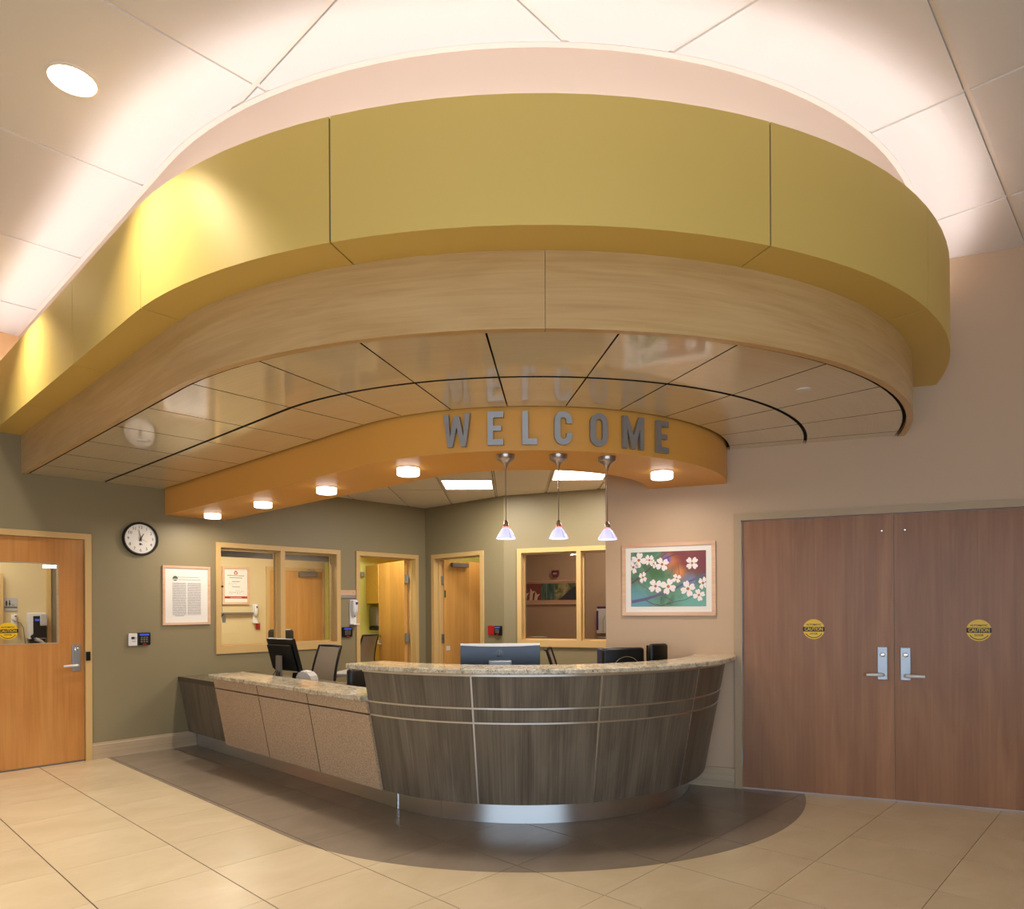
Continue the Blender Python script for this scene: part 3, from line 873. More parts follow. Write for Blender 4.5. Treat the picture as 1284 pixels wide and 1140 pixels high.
for ix in range(-4, 4):
    x = GX + ix * 0.61
    for pl in st_clip([Vector((x - 0.007, 5.2)), Vector((x + 0.007, 5.2)), Vector((x + 0.007, 10.6)), Vector((x - 0.007, 10.6))]):
        MB().prism([tuple(p) for p in pl], SZ + 0.006, SZ + 0.020).obj('grid_bar', 'ceil_tile_back', sceil)
for (x0, x1, y0, y1), lb in zip(lights_st, ('left recessed fluorescent panel light in the station ceiling', 'right recessed fluorescent panel light, behind the pendants')):
    t = thing('troffer_light', lb, 'light', x=(x0 + x1) / 2, y=(y0 + y1) / 2, z=SZ, group='panel lights in the station ceiling')
    hx, hy = (x1 - x0) / 2 - 0.014, (y1 - y0) / 2 - 0.014
    b = MB()
    o4 = [(-hx, -hy), (hx, -hy), (hx, hy), (-hx, hy)]; i4 = [(p[0] * 0.94, p[1] * 0.97) for p in o4]
    vs = [[b.P((p[0], p[1], z_)) for p in q] for q in (o4, i4) for z_ in (0.0, 0.018)]
    for q in range(4):
        j = (q + 1) % 4
        b.face((vs[0][q], vs[0][j], vs[2][j], vs[2][q])); b.face((vs[1][j], vs[1][q], vs[3][q], vs[3][j]))
        b.face((vs[0][j], vs[0][q], vs[1][q], vs[1][j])); b.face((vs[2][q], vs[2][j], vs[3][j], vs[3][q]))
    b.obj('frame', 'grid', t)
    MB().box(-hx * 0.94, hx * 0.94, -hy * 0.97, hy * 0.97, 0.004, 0.012).obj('diffuser', 'troffer', t)
    area('troffer_glow', (t.location.x, t.location.y, SZ - 0.01), (0, 0, -1), 0.52, 0.52, 32, (1.0, 0.92, 0.80))

# ------------------------------------------------------------------ ROOMS BEHIND
def prism_struct(nm, pts, z0, z1, m, label):
    return struct(MB().prism([tuple(p) for p in pts], z0, z1).obj(nm, m), label, 'wall')
def slab(nm, a, b_, th, z0, z1, m, label):
    d = (b_ - a).normalized(); q = Vector((-d.y, d.x)) * th
    return prism_struct(nm, [a, b_, b_ + q, a + q], z0, z1, m, label)
n_in = LWN + 0.13
# room seen through the left door
slab('wall_waiting_back', sn(-0.6, 9.3), sn(2.6, 9.3), 0.1, 0, 2.7, 'cream', 'cream wall of the room behind the glazed left door')
slab('wall_waiting_left', sn(-0.6, n_in), sn(-0.6, 9.3), 0.1, 0, 2.7, 'cream', 'cream side wall left in the room behind the glazed door')
slab('wall_waiting_right', sn(2.62, 9.3), sn(2.62, n_in), 0.08, 0, 2.7, 'tan', 'tan side wall in the room behind the glazed door')
# room seen through the left window
p_a, p_b = sn(4.93, n_in), sn(0.622 * 10.2 + 0.03, 10.2)
slab('wall_office_back', sn(2.7, 10.2), sn(6.6, 10.2), 0.1, 0, 2.7, 'cream', 'cream office wall with the framed award and maple door')
slab('wall_office_left', sn(2.72, n_in), sn(2.72, 10.2), 0.06, 0, 2.7, 'cream', 'cream office side wall on the left')
slab('wall_office_right', p_b, p_a, 0.05, 0, 2.7, 'cream', 'cream slanting office partition')
# room seen through the open door beside it
q_a, q_b = sn(5.03, n_in), sn(0.622 * 10.2 + 0.16, 10.2)
slab('wall_pantry_left', q_b, q_a, 0.05, 0, 2.7, 'lime', 'lime green slanting partition of the pantry')
slab('wall_pantry_back', sn(6.2, 10.0), sn(8.4, 10.0), 0.1, 0, 2.7, 'lime', 'lime green pantry wall with cabinet and towel dispenser')
slab('wall_pantry_right', sn(8.4, 10.1), sn(8.4, n_in), 0.1, 0, 2.7, 'lime', 'lime green pantry wall on the right')
slab('wall_pantry_front', sn(6.38, n_in - 0.1), sn(8.4, n_in - 0.1), 0.08, 0, 2.7, 'lime', 'lime green pantry wall next to the corridor')
# corridor behind the back door
slab('wall_corridor_back', Vector((0.02, 11.3)), sn(8.2, 7.6), 0.08, 0, 2.7, 'cream', 'cream corridor end wall')
slab('wall_corridor_right', Vector((0.0, 8.84)), Vector((0.06, 11.3)), 0.04, 0, 2.7, 'cream', 'cream partition between corridor and right office')
# office behind the right window
slab('wall_records_left', Vector((0.12, 11.35)), Vector((0.06, 8.84)), 0.03, 0, 2.7, 'tan', 'tan partition on the left of the right office')
pb0 = B2P + RN * 2.2
slab('wall_records_back', pb0 + RD * (-0.7), pb0 + RD * 2.6, 0.1, 0, 2.7, 'tan', 'tan wall with the long picture behind the right window')
slab('wall_records_right', B2P + RD * 2.3 + RN * 2.2, B2P + RD * 2.3 + RN * 0.13, 0.1, 0, 2.7, 'tan', 'tan right wall of the right office')
# one lid over all of them
struct(MB().prism([tuple(sn(-0.7, n_in)), tuple(sn(6.4, n_in)), tuple(sn(6.4, 6.1)), (0.03, 8.85), (2.3, 7.95), (3.3, 10.2), (0.8, 12.0), tuple(sn(8.6, 10.2)), tuple(sn(-0.7, 10.3))], 2.70, 2.76).obj('ceiling_rooms', 'white'), 'plain white ceiling of the rooms behind', 'ceiling')
def room_light(p, m, sx=0.9, label='', watts=30, colr=(1.0, 0.93, 0.80), sy=0.60):
    t = thing('room_light', label, 'light', FSN, p[0], p[1], 2.70)
    MB().box(-sx / 2 - 0.02, sx / 2 + 0.02, -sy / 2 - 0.02, sy / 2 + 0.02, -0.014, 0.0).obj('housing', 'white', t)
    MB().box(-sx / 2, sx / 2, -sy / 2, sy / 2, -0.018, -0.0145).obj('lens', m, t)
    q_ = sn(*p); area('room_glow', (q_.x, q_.y, 2.675), (0, 0, -1), sx, sy, watts, colr)
room_light((1.2, 8.4), 'room_lens', 1.0, 'ceiling light of the room behind the glazed left door', 26)
room_light((4.3, 8.9), 'room_lens', 1.2, 'ceiling light of the office behind the left window', 48)
room_light((7.2, 8.9), 'room_lens', 1.0, 'ceiling light of the pantry', 40)
rl = B2P + RD * 1.0 + RN * 1.2
room_light((rl.dot(E2), rl.dot(N2)), 'room_lens_dim', 0.8, 'dim ceiling light of the office behind the right window', 20)
room_light((5.55, 8.0), 'room_lens', 0.26, 'small added ceiling light, out of view, brightening the open pantry door leaf', 16, sy=0.2)  # extra lamp added out of view to brighten the swung door leaf
room_light((7.0, 6.9), 'room_lens', 0.4, 'ceiling light of the corridor behind the half open door', 5)

# ------------------------------------------------------------------ DOORS AND WINDOWS
def lever_set(parent, x, y, zt, zb, wd, to_left, lever_z, cyl_z, reach=0.13):
    """escutcheon plate, lock cylinder, lever; y = face of the leaf (room side is -y)"""
    MB().box(x - wd / 2, x + wd / 2, y - 0.009, y, zb, zt, bevel=0.003).obj('lock_plate', 'satin_steel', parent)
    MB().lathe([(0.0, 0.0), (0.017, 0.0), (0.017, -0.010), (0.013, -0.012), (0.0, -0.012)], 20, 'Y', (x, y - 0.008, cyl_z)).obj('lock_cylinder', 'chrome', parent, smooth=40)
    sg = -1 if to_left else 1
    MB().tube([(x, y - 0.005, lever_z), (x, y - 0.050, lever_z), (x + sg * 0.012, y - 0.058, lever_z), (x + sg * reach * 0.6, y - 0.060, lever_z), (x + sg * reach, y - 0.056, lever_z - 0.002)], [0.011, 0.012, 0.013, 0.0125, 0.011], 10).obj('lever', 'lever_steel', parent, smooth=50)

def hinge(parent, x, y, z0, z1):
    b = MB(); b.lathe([(0.0, 0), (0.007, 0), (0.007, z1 - z0), (0.0, z1 - z0)], 10, 'Z', (x, y, z0))
    return b.obj('hinge', 'satin_steel', parent, smooth=40)

def casing(parent, x0, x1, z1, w, m, depth=0.17, stop=True):
    ring_frame(MB(), x0, x1, 0.0, z1, w, -0.022, depth, bottom=False).obj('frame', m, parent)
    if stop:
        ring_frame(MB(), x0 + w, x1 - w, 0.0, z1 - w, 0.014, 0.062, 0.10, bottom=False).obj('stop', m, parent)

# left glazed door
d1 = struct(thing('door_1', 'maple door with a glass lite and lever, at the far left', 'door', FL))
ring_frame(MB(), 0.97, 2.09, 0.0, 2.18, 0.055, -0.02, 0.13, bottom=False).obj('frame', 'frame_paint', d1)
lf = wall_mesh(1.03, 2.031, 0.012, 2.122, [(1.24, 1.822, 1.137, 1.889)], 0.045)
lo = lf.obj('leaf', 'maple_door', d1); lo.location = (0, 0.012, 0)
ring_frame(MB(), 1.24, 1.822, 1.137, 1.889, 0.006, 0.008, 0.06).obj('glazing_bead', 'base_wood', d1)
MB().box(1.246, 1.816, 0.030, 0.036, 1.143, 1.883).obj('pane', 'glass', d1)
lever_set(d1, 1.965, 0.012, 1.118, 0.868, 0.07, True, 0.922, 1.073, 0.118)
MB().box(2.036, 2.074, -0.034, -0.018, 0.962, 1.048, bevel=0.003).obj('strike_box', 'black', d1)
MB().box(1.025, 2.035, 0.004, 0.06, 0.0, 0.011).obj('threshold', 'grey_plastic', d1)

# double door in the tan wall
d2 = struct(thing('door_2', 'brown maple double doors in the tan wall on the right', 'door', FR))
ring_frame(MB(), 0.010, 2.255, 0.0, 2.182, 0.054, -0.02, 0.14, bottom=False).obj('frame', 'frame_paint_r', d2)
for k_, (a, b_) in enumerate(((0.068, 1.131), (1.137, 2.197))):
    o = MB().box(-(b_ - a) / 2, (b_ - a) / 2, 0.0, 0.045, 0.010, 2.124).obj('leaf', 'cherry', d2)
    o.location = ((a + b_) / 2 , 0.010, 0)
MB().box(1.1305, 1.1375, 0.018, 0.05, 0.01, 2.122).obj('astragal', 'frame_paint_r', d2)
lever_set(d2, 1.0565, 0.010, 1.140, 0.896, 0.067, True, 0.936, 1.083, 0.112)
lever_set(d2, 1.207, 0.010, 1.138, 0.896, 0.067, False, 0.932, 1.083, 0.115)
for zz in ((0.19, 0.316), (1.003, 1.129), (1.82, 1.946)):
    hinge(d2, 0.064, -0.003, *zz); hinge(d2, 2.203, -0.003, *zz)
for xx in (1.057, 1.208):
    MB().lathe([(0.0, 0.0), (0.006, 0.0), (0.005, -0.003), (0.0, -0.0035)], 12, 'Y', (xx, 0.010, 2.004)).obj('bolt_head', 'chrome', d2)

# open door to the pantry
d3 = struct(thing('door_3', 'open maple door in the green wall, showing a lime green room', 'door', FL))
casing(d3, 5.098, 6.113, 2.187, 0.054, 'frame_paint')
def swung_leaf(parent, hx, hy, ang, wdt, m, lite=None):
    """leaf hinged at (hx,hy) lying along direction ang (local xy); pivot carries its hardware"""
    holes = [lite] if lite else []
    o = wall_mesh(0.0, wdt, 0.012, 2.118, holes, 0.044).obj('leaf', m, parent)
    o.matrix_local = Matrix.Translation((hx, hy, 0)) @ Matrix.Rotation(ang, 4, 'Z')
    return o
# leaf direction in world 128 deg -> local angle relative to E2 axis
l3 = swung_leaf(d3, 6.045, 0.150, math.radians(125.0 - 46.6), 0.86, 'oak_door')
def leaf_lever(leaf, x, z, front, lever_to):
    b = MB()
    y = 0.0 if front < 0 else 0.044
    b.lathe([(0.0, 0.0), (0.026, 0.0), (0.026, front * 0.008), (0.0, front * 0.008)], 18, 'Y', (x, y, z))
    b.obj('rose', 'satin_steel', leaf, smooth=40)
    MB().tube([(x, y, z), (x, y + front * 0.05, z), (x + lever_to * 0.02, y + front * 0.055, z), (x + lever_to * 0.11, y + front * 0.052, z)], 0.010, 8).obj('lever', 'lever_steel', leaf, smooth=50)
    MB().lathe([(0.0, 0.0), (0.020, 0.0), (0.020, front * 0.010), (0.0, front * 0.010)], 18, 'Y', (x, y, z + 0.11)).obj('lock_cylinder', 'chrome', leaf, smooth=40)
leaf_lever(l3, 0.79, 0.93, 1, -1)
for zz in ((0.2, 0.32), (0.98, 1.10), (1.80, 1.92)):
    MB().box(-0.045, -0.001, 0.0, 0.046, zz[0], zz[1]).obj('hinge', 'satin_steel', l3)

# half open door in the short back wall
d4 = struct(thing('door_4', 'half open maple door with narrow glass lite, left of the right window', 'door', FB1))
casing(d4, -7.428, -6.402, 2.189, 0.056, 'frame_paint')
l4 = swung_leaf(d4, -7.352, 0.150, math.radians(88.5), 0.88, 'oak_door', (0.70, 0.80, 1.18, 1.90))
MB().box(0.705, 0.795, 0.018, 0.026, 1.185, 1.895).obj('pane', 'glass_dim', l4)
ring_frame(MB(), 0.69, 0.81, 1.17, 1.91, 0.014, -0.006, 0.0).obj('lite_trim', 'grey_plastic', l4)
MB().box(0.12, 0.42, -0.052, -0.001, 2.03, 2.09, bevel=0.004).obj('closer_body', 'grey_plastic', l4)
leaf_lever(l4, 0.81, 0.93, -1, -1)
for zz in ((0.2, 0.32), (0.97, 1.09), (1.78, 1.90)):
    MB().box(-0.050, -0.001, -0.002, 0.044, zz[0], zz[1]).obj('hinge', 'satin_steel', l4)
MB().box(0.002, 0.030, -0.0012, -0.0002, 1.60, 1.70).obj('green_label', 'green_card', l4)
MB().box(0.03, 0.10, -0.004, -0.0005, 0.86, 0.92, bevel=0.001).obj('white_label', 'white_plastic', l4)

# interior windows
def interior_window(nm, F, x0, x1, z0, z1, mul, lab, gl, dark_head=True):
    w = struct(thing(nm, lab, 'window', F))
    ring_frame(MB(), x0, x1, z0, z1, 0.055, -0.022, 0.15, wb=0.082).obj('frame', 'frame_paint', w)
    MB().box(mul - 0.028, mul + 0.028, -0.0218, 0.1498, z0 + 0.0825, z1 - 0.0555).obj('mullion', 'frame_paint', w)
    for k_, (a, b_) in enumerate(((x0 + 0.055, mul - 0.028), (mul + 0.028, x1 - 0.055))):
        ring_frame(MB(), a, b_, z0 + 0.082, z1 - 0.055, 0.016, 0.07, 0.11).obj('glazing_stop', 'frame_paint', w)
        MB().box(a + 0.016, b_ - 0.016, 0.086, 0.092, z0 + 0.098, z1 - 0.071).obj('pane', gl, w)
        if dark_head:
            MB().box(a + 0.0165, b_ - 0.0165, 0.13, 0.148, z1 - 0.145, z1 - 0.075).obj('blind_rail', 'grey_plastic', w)
    return w
interior_window('window_1', FL, 3.295, 4.865, 0.960, 2.185, 4.082, 'two pane interior window in the green wall, right of the framed notice', 'glass')
interior_window('window_2', FB2, 0.185, 1.775, 0.970, 2.180, 0.975, 'two pane interior window behind the counter, beside the tan wall edge', 'glass_dim', False)

# ------------------------------------------------------------------ RECEPTION DESK
desk = thing('reception_desk', 'curved reception desk in dark veneer and tan woven panels', 'desk', x=C2.x, y=C2.y, z=0)
def RZ(z): return 1.50 + 0.19 * (z - 0.155)
def lean(z0, z1, d=0.0, th=0.018):
    return [(RZ(z0) + d, z0), (RZ(z1) + d, z1), (RZ(z1) + d - th, z1), (RZ(z0) + d - th, z0)]
cobj(sweep(MB(), [(1.375, 0.0), (1.375, 0.16), (1.355, 0.16), (1.355, 0.0)], WL + 0.016, -0.004), 'kick_plate', 'steel', desk)
cobj(sweep(MB(), [(1.375, 0.0), (1.375, 0.16), (1.355, 0.16), (1.355, 0.0)], 0.12, 17.4), 'kick_plate', 'steel', desk)
cobj(sweep(MB(), [(1.375, 0.0), (1.375, 0.16), (1.355, 0.16), (1.355, 0.0)], 17.5, 'wall'), 'kick_plate', 'steel', desk)
cobj(sweep(MB(), [(1.381, 0.0), (1.381, 0.155), (1.355, 0.155), (1.355, 0.0)], -0.012, 0.3), 'kick_joint', 'chrome', desk)
cobj(sweep(MB(), [(1.345, 0.14), (RZ(0.155) - 0.02, 0.157), (RZ(1.028) - 0.02, 1.028), (1.42, 1.028), (1.345, 0.9)], 0.0, 'wall'), 'high_core', 'dark_gap', desk)
cobj(sweep(MB(), [(1.345, 0.14), (RZ(0.155) - 0.064, 0.157), (RZ(0.70) - 0.064, 0.705), (1.345, 0.705)], WL, -0.002), 'low_core', 'dark_gap', desk)
# riser that carries the low granite
cobj(sweep(MB(), [(1.40, 0.746), (1.585, 0.746), (1.585, 0.800), (1.40, 0.800)], -(6.50 - NC), -0.002), 'ledge_riser', 'desk_inner', desk)
g = 0.006
rows_hi = ((0.157, 0.700), (0.711, 0.796), (0.807, 1.010))
cols_hi = (0.0, 30.4, 59.5, 89.6, 'wall')
for ci, (a, b_) in enumerate(zip(cols_hi, cols_hi[1:])):
    for ri, (z0, z1) in enumerate(rows_hi):
        cobj(sweep(MB(), lean(z0, z1), a + (degs(0.006, 1.6) if a else 0), b_ if b_ == 'wall' else b_ - degs(0.006, 1.6), uoff=ci * 2.7 + ri * 5.1), 'veneer_panel', 'desk_dark', desk)
for z in (0.7055, 0.8015, 1.0195):
    h = 0.0055 if z < 1 else 0.009
    d = 0.003 if z < 1 else 0.010
    cobj(sweep(MB(), lean(z - h, z + h, d, 0.026), 0.0, 'wall'), 'metal_strip', 'steel', desk)
for w in (30.4, 59.5, 89.6):
    for (z0, z1) in rows_hi:
        cobj(sweep(MB(), lean(z0, z1 + 0.0, 0.003, 0.024), w - degs(0.0055, 1.6), w + degs(0.0055, 1.6)), 'metal_strip', 'steel', desk)
rows_lo = ((0.157, 0.700), (0.711, 0.797))
cols_lo = [-(n_ - NC) for n_ in (6.55, 5.69, 4.87, 4.068)]
for a, b_ in zip(cols_lo, cols_lo[1:]):
    for z0, z1 in rows_lo:
        bb = sweep(MB(), lean(z0, z1, 0.014, 0.074), a + 0.005, b_ - 0.004)
        bb.mi[-2:] = [1, 0 if b_ == cols_lo[-1] else 1]   # dark edges in the joints
        cobj(bb, 'woven_panel', ['fabric', 'dark_gap'], desk)
cobj(sweep(MB(), lean(0.157, 0.700, -0.045, 0.018), WL + 0.016, -(6.565 - NC), uoff=4.0), 'end_panel', 'desk_dark', desk)
# counters
gt = sweep(MB(), [(1.42, 1.031), (1.737, 1.031), (1.745, 1.037), (1.745, 1.059), (1.739, 1.066), (1.42, 1.066)], -0.09, 'wall')
tag(gt.obj('granite_counter', 'granite', smooth=40), 'high curved beige granite counter on the dark veneer desk front', 'counter')
gl_ = sweep(MB(), [(1.34, 0.801), (1.676, 0.801), (1.683, 0.807), (1.683, 0.832), (1.677, 0.839), (1.34, 0.839)], -(6.55 - NC), -0.004)
tag(gl_.obj('granite_counter', 'granite', smooth=40), 'low straight beige granite ledge above the tan woven panels', 'counter')
wt = MB(); wt.box(2.905, 3.72, 5.30, LWN - 0.002, 0.712, 0.745, bevel=0.004)
wt_o = wt.obj('worktop', 'worktop', mw=FSN); tag(wt_o, 'low grey laminate worktop running along to the green wall', 'worktop')
MB().box(2.895, 2.9045, 6.56, LWN - 0.002, 0.700, 0.746).obj('front_edge', 'worktop_edge', wt_o)
MB().box(3.70, 3.72, 5.4, 7.5, 0.0, 0.711).obj('support_panel', 'desk_inner', wt_o)
iw = sweep(MB(), [(0.72, 0.712), (1.338, 0.712), (1.338, 0.745), (0.72, 0.745)], 4.0, 'wall')
iw_o = iw.obj('worktop', 'worktop', smooth=30); tag(iw_o, 'curved grey worktop behind the high counter carrying the monitors', 'worktop')
sweep(MB(), [(0.80, 0.0), (0.82, 0.0), (0.82, 0.711), (0.80, 0.711)], 60, 63).obj('support_panel', 'desk_inner', iw_o)
sweep(MB(), [(1.0, 0.0), (1.02, 0.0), (1.02, 0.711), (1.0, 0.711)], 10, 13).obj('support_panel', 'desk_inner', iw_o)

# ------------------------------------------------------------------ WELCOME letters
H = 0.208
def letter_polys(ch, w):
    st = 0.036
    if ch == 'E': return [[(0, 0), (w, 0), (w, st), (st, st), (st, H / 2 - 0.015), (w * 0.86, H / 2 - 0.015), (w * 0.86, H / 2 + 0.017), (st, H / 2 + 0.017), (st, H - st), (w, H - st), (w, H), (0, H)]]
    if ch == 'L': return [[(0, 0), (w, 0), (w, st), (st, st), (st, H), (0, H)]]
    if ch == 'W':
        q = w / 4
        return [[(0, H), (q * 0.62, 0), (q * 1.35, 0), (w / 2, H * 0.60), (w - q * 1.35, 0), (w - q * 0.62, 0), (w, H), (w - 0.034, H), (w - q * 0.98, H * 0.30), (w / 2 + 0.018, H * 0.93), (w / 2 - 0.018, H * 0.93), (q * 0.98, H * 0.30), (0.034, H)]]
    if ch == 'M':
        return [[(0, 0), (0.032, 0), (0.032, H * 0.62), (w / 2 - 0.014, 0.0), (w / 2 + 0.014, 0.0), (w - 0.032, H * 0.62), (w - 0.032, 0), (w, 0), (w, H), (w - 0.036, H), (w / 2, H * 0.42), (0.036, H), (0, H)]]
    r = w / 2
    if ch == 'C':
        o = [(w, H * 0.36)] + arc_pts(r, r, r, 0, -180, 10) + arc_pts(r, H - r, r, 180, 0, 10) + [(w, H * 0.64)]
        ri = r - st
        i = [(w - st, H * 0.64)] + arc_pts(r, H - r, ri, 0, 180, 8) + arc_pts(r, r, ri, -180, 0, 8) + [(w - st, H * 0.36)]
        return [o + i]
letters = [('W', 251.41, 257.83, 0.178, 'letter W, first letter of the welcome sign'), ('E', 261.34, 264.75, 0.100, 'letter E, second letter of the welcome sign'),
           ('L', 268.63, 271.76, 0.092, 'letter L, third letter of the welcome sign'), ('C', 275.36, 279.23, 0.112, 'letter C, fourth letter of the welcome sign'),
           ('O', 283.11, 287.18, 0.118, 'letter O, fifth letter of the welcome sign'), ('M', 290.69, 296.06, 0.158, 'letter M, sixth letter of the welcome sign'),
           ('E', 299.38, 303.39, 0.104, 'letter E, last letter of the welcome sign')]
for ch, a0, a1, w, lb in letters:
    a = math.radians((a0 + a1) / 2); p = C2 + 1.698 * Vector((math.cos(a), math.sin(a)))
    outd = Vector((math.cos(a), math.sin(a)))
    F = frame(p, Vector((-outd.y, outd.x)), -outd)
    b = MB()
    if ch == 'O':
        r = w / 2; st = 0.036
        o = arc_pts(r, r, r, 180, 360, 12) + arc_pts(r, H - r, r, 0, 180, 12)
        i = arc_pts(r, r, r - st, 180, 360, 12) + arc_pts(r, H - r, r - st, 0, 180, 12)
        nn = len(o)
        vs = [[b.P((q[0] - w / 2, y, q[1])) for q in ring] for ring in (o, i) for y in (-0.012, 0.010)]
        for q in range(nn):
            j = (q + 1) % nn
            b.face((vs[0][q], vs[0][j], vs[2][j], vs[2][q])); b.face((vs[1][j], vs[1][q], vs[3][q], vs[3][j]))
            b.face((vs[0][j], vs[0][q], vs[1][q], vs[1][j])); b.face((vs[2][q], vs[2][j], vs[3][j], vs[3][q]))
    else:
        for pl in letter_polys(ch, w):
            b.plate([(q[0] - w / 2, q[1]) for q in pl], -0.012, 0.010)
    o = b.obj('sign_letter', 'letter', mw=F @ Matrix.Translation((0, 0, 2.460)))
    tag(o, 'grey metal ' + lb, 'sign letter', 'welcome letters')
    MB().tube([(-w * 0.32, 0.009, H * 0.9), (-w * 0.32, 0.020, H * 0.9)], 0.004, 6).obj('standoff_pin', 'nickel', o)

# ------------------------------------------------------------------ things on the walls
# clock
ck = thing('wall_clock', 'round black rimmed clock on the green wall, showing about one', 'clock', FL, 2.530, 0, 2.165)
MB().lathe([(0.150, 0.0), (0.168, -0.004), (0.170, -0.030), (0.162, -0.042), (0.150, -0.040), (0.147, -0.030), (0.147, 0.0)], 40, 'Y').obj('rim', 'black', ck, smooth=40)
MB().lathe([(0.0, -0.006), (0.1475, -0.006), (0.1475, -0.024), (0.0, -0.024)], 40, 'Y').obj('face', 'paper', ck)
for h in range(1, 13):
    a = math.radians(90 - 30 * h)
    text_obj('numeral', str(h), 0.042, 'ink', ck, 0.115 * math.cos(a), -0.0246, 0.115 * math.sin(a))
def hand(ang, ln, w, y):
    a = math.radians(90 - ang); d = Vector((math.cos(a), math.sin(a))); q = Vector((-d.y, d.x)) * w
    return MB().plate([tuple(d * -0.025 + q), tuple(d * -0.025 - q), tuple(d * ln - q * 0.4), tuple(d * ln + q * 0.4)], y - 0.001, y + 0.001)
hand(29, 0.060, 0.006, -0.029).obj('hour_hand', 'ink', ck)
hand(348, 0.095, 0.0045, -0.0315).obj('minute_hand', 'ink', ck)
hand(115, 0.07, 0.0012, -0.034).obj('second_hand', 'red', ck)
MB().lathe([(0.0, -0.0246), (0.007, -0.0246), (0.007, -0.036), (0.0, -0.036)], 14, 'Y').obj('hub', 'ink', ck)
MB().plate([(-0.012, -0.065), (0.004, -0.065), (0.004, -0.052), (0.014, -0.066), (0.018, -0.058), (0.004, -0.043), (-0.012, -0.043)], -0.0252, -0.0242).obj('face_mark', 'ink', ck)

def picture(nm, label, cat, F, x0, x1, z0, z1, fw, fm, mat_m, depth=0.022):
    t = thing(nm, label, cat, F, (x0 + x1) / 2, 0, (z0 + z1) / 2)
    w, h = (x1 - x0) / 2, (z1 - z0) / 2
    ring_frame(MB(), -w, w, -h, h, fw, -depth, 0.0).obj('frame', fm, t)
    MB().box(-w + fw, w - fw, -depth * 0.55, -0.001, -h + fw, h - fw).obj('mat_board', mat_m, t)
    return t, w, h, -depth * 0.55
# framed notice
t, w, h, yf = picture('framed_notice', 'pale wood framed printed notice on the green wall, below right of the clock', 'picture', FL, 2.742, 3.232, 1.288, 1.908, 0.024, 'pale_wood', 'paper')
pg = MB().box(-0.146, -0.006, yf - 0.0006, yf, -0.208, 0.135).obj('text_column', 'page', t)
pg = MB().box(0.006, 0.146, yf - 0.0006, yf, -0.208, 0.135).obj('text_column', 'page', t)
MB().lathe([(0.0, yf), (0.026, yf), (0.026, yf - 0.0008), (0.0, yf - 0.0008)], 20, 'Y', (-0.118, 0, 0.178)).obj('seal_emblem', 'green_p', t)
MB().plate([(-0.138, 0.176), (-0.128, 0.170), (-0.118, 0.176), (-0.108, 0.170), (-0.098, 0.176), (-0.098, 0.168), (-0.108, 0.162), (-0.118, 0.168), (-0.128, 0.162), (-0.138, 0.168)], yf - 0.0014, yf - 0.0009).obj('seal_wave', 'paper', t)
MB().box(-0.085, 0.146, yf - 0.0006, yf, 0.158, 0.168).obj('title_line', 'page', t)
MB().box(-0.10, 0.13, yf - 0.0006, yf, 0.188, 0.194).obj('title_line', 'page', t)
for z_ in (-0.216,):
    MB().box(-0.12, -0.03, yf - 0.0006, yf, z_, z_ + 0.004).obj('signature', 'ink', t)

# dogwood print
m_bgp = bpy.data.materials.new('dogwood_background'); k = NT(m_bgp)
tc = k.n('ShaderNodeTexCoord'); sp = k.n('ShaderNodeSeparateXYZ'); k.l(tc.outputs['Object'], sp.inputs[0])
nz = k.n('ShaderNodeTexNoise', i_Scale=6.0, i_Detail=3.0, i_Distortion=0.4); k.l(tc.outputs['Object'], nz.inputs['Vector'])
def blob(cx, cz, r0, r1):
    dx = k.n('ShaderNodeVectorMath', operation='DISTANCE'); dx.inputs[1].default_value = (cx, 0, cz)
    cbx = k.n('ShaderNodeCombineXYZ'); k.l(sp.outputs['X'], cbx.inputs[0]); k.l(sp.outputs['Z'], cbx.inputs[2])
    k.l(cbx.outputs[0], dx.inputs[0])
    ad_ = k.n('ShaderNodeMath', operation='MULTIPLY_ADD'); ad_.inputs[1].default_value = 0.12; k.l(nz.outputs['Fac'], ad_.inputs[0]); k.l(dx.outputs['Value'], ad_.inputs[2])
    mr = k.n('ShaderNodeMapRange', interpolation_type='SMOOTHSTEP'); mr.inputs['From Min'].default_value = r0 + 0.06; mr.inputs['From Max'].default_value = r1 + 0.06
    mr.inputs['To Min'].default_value = 1.0; mr.inputs['To Max'].default_value = 0.0
    k.l(ad_.outputs[0], mr.inputs['Value']); return mr.outputs['Result']
cur = None
base_r = ramp(k, [(0.35, (58, 92, 64)), (0.5, (96, 140, 110)), (0.65, (72, 116, 96))]); k.l(nz.outputs['Fac'], base_r.inputs['Fac'])
cur = base_r.outputs['Color']
for (cx, cz, r0, r1, colr) in ((0.16, 0.20, 0.10, 0.26, (128, 52, 48)), (0.30, 0.10, 0.04, 0.18, (118, 44, 52)), (0.02, 0.14, 0.0, 0.10, (206, 120, 48)), (0.10, 0.05, 0.0, 0.08, (208, 128, 60)), (0.0, 0.16, 0.0, 0.06, (96, 88, 180)),
                               (-0.26, -0.21, 0.04, 0.22, (96, 150, 168)), (0.22, -0.22, 0.05, 0.24, (104, 168, 156)), (-0.10, 0.06, 0.0, 0.14, (60, 104, 58)), (0.18, -0.02, 0.0, 0.1, (120, 122, 160))):
    mx = k.n('ShaderNodeMix', data_type='RGBA'); mx.inputs['B'].default_value = lin(colr)
    k.l(blob(cx, cz, r0, r1), mx.inputs['Factor']); k.l(cur, mx.inputs['A']); cur = mx.outputs['Result']
k.l(cur, k.b.inputs['Base Color']); k.b.inputs['Roughness'].default_value = 0.4
M['dogwood_bg'] = m_bgp
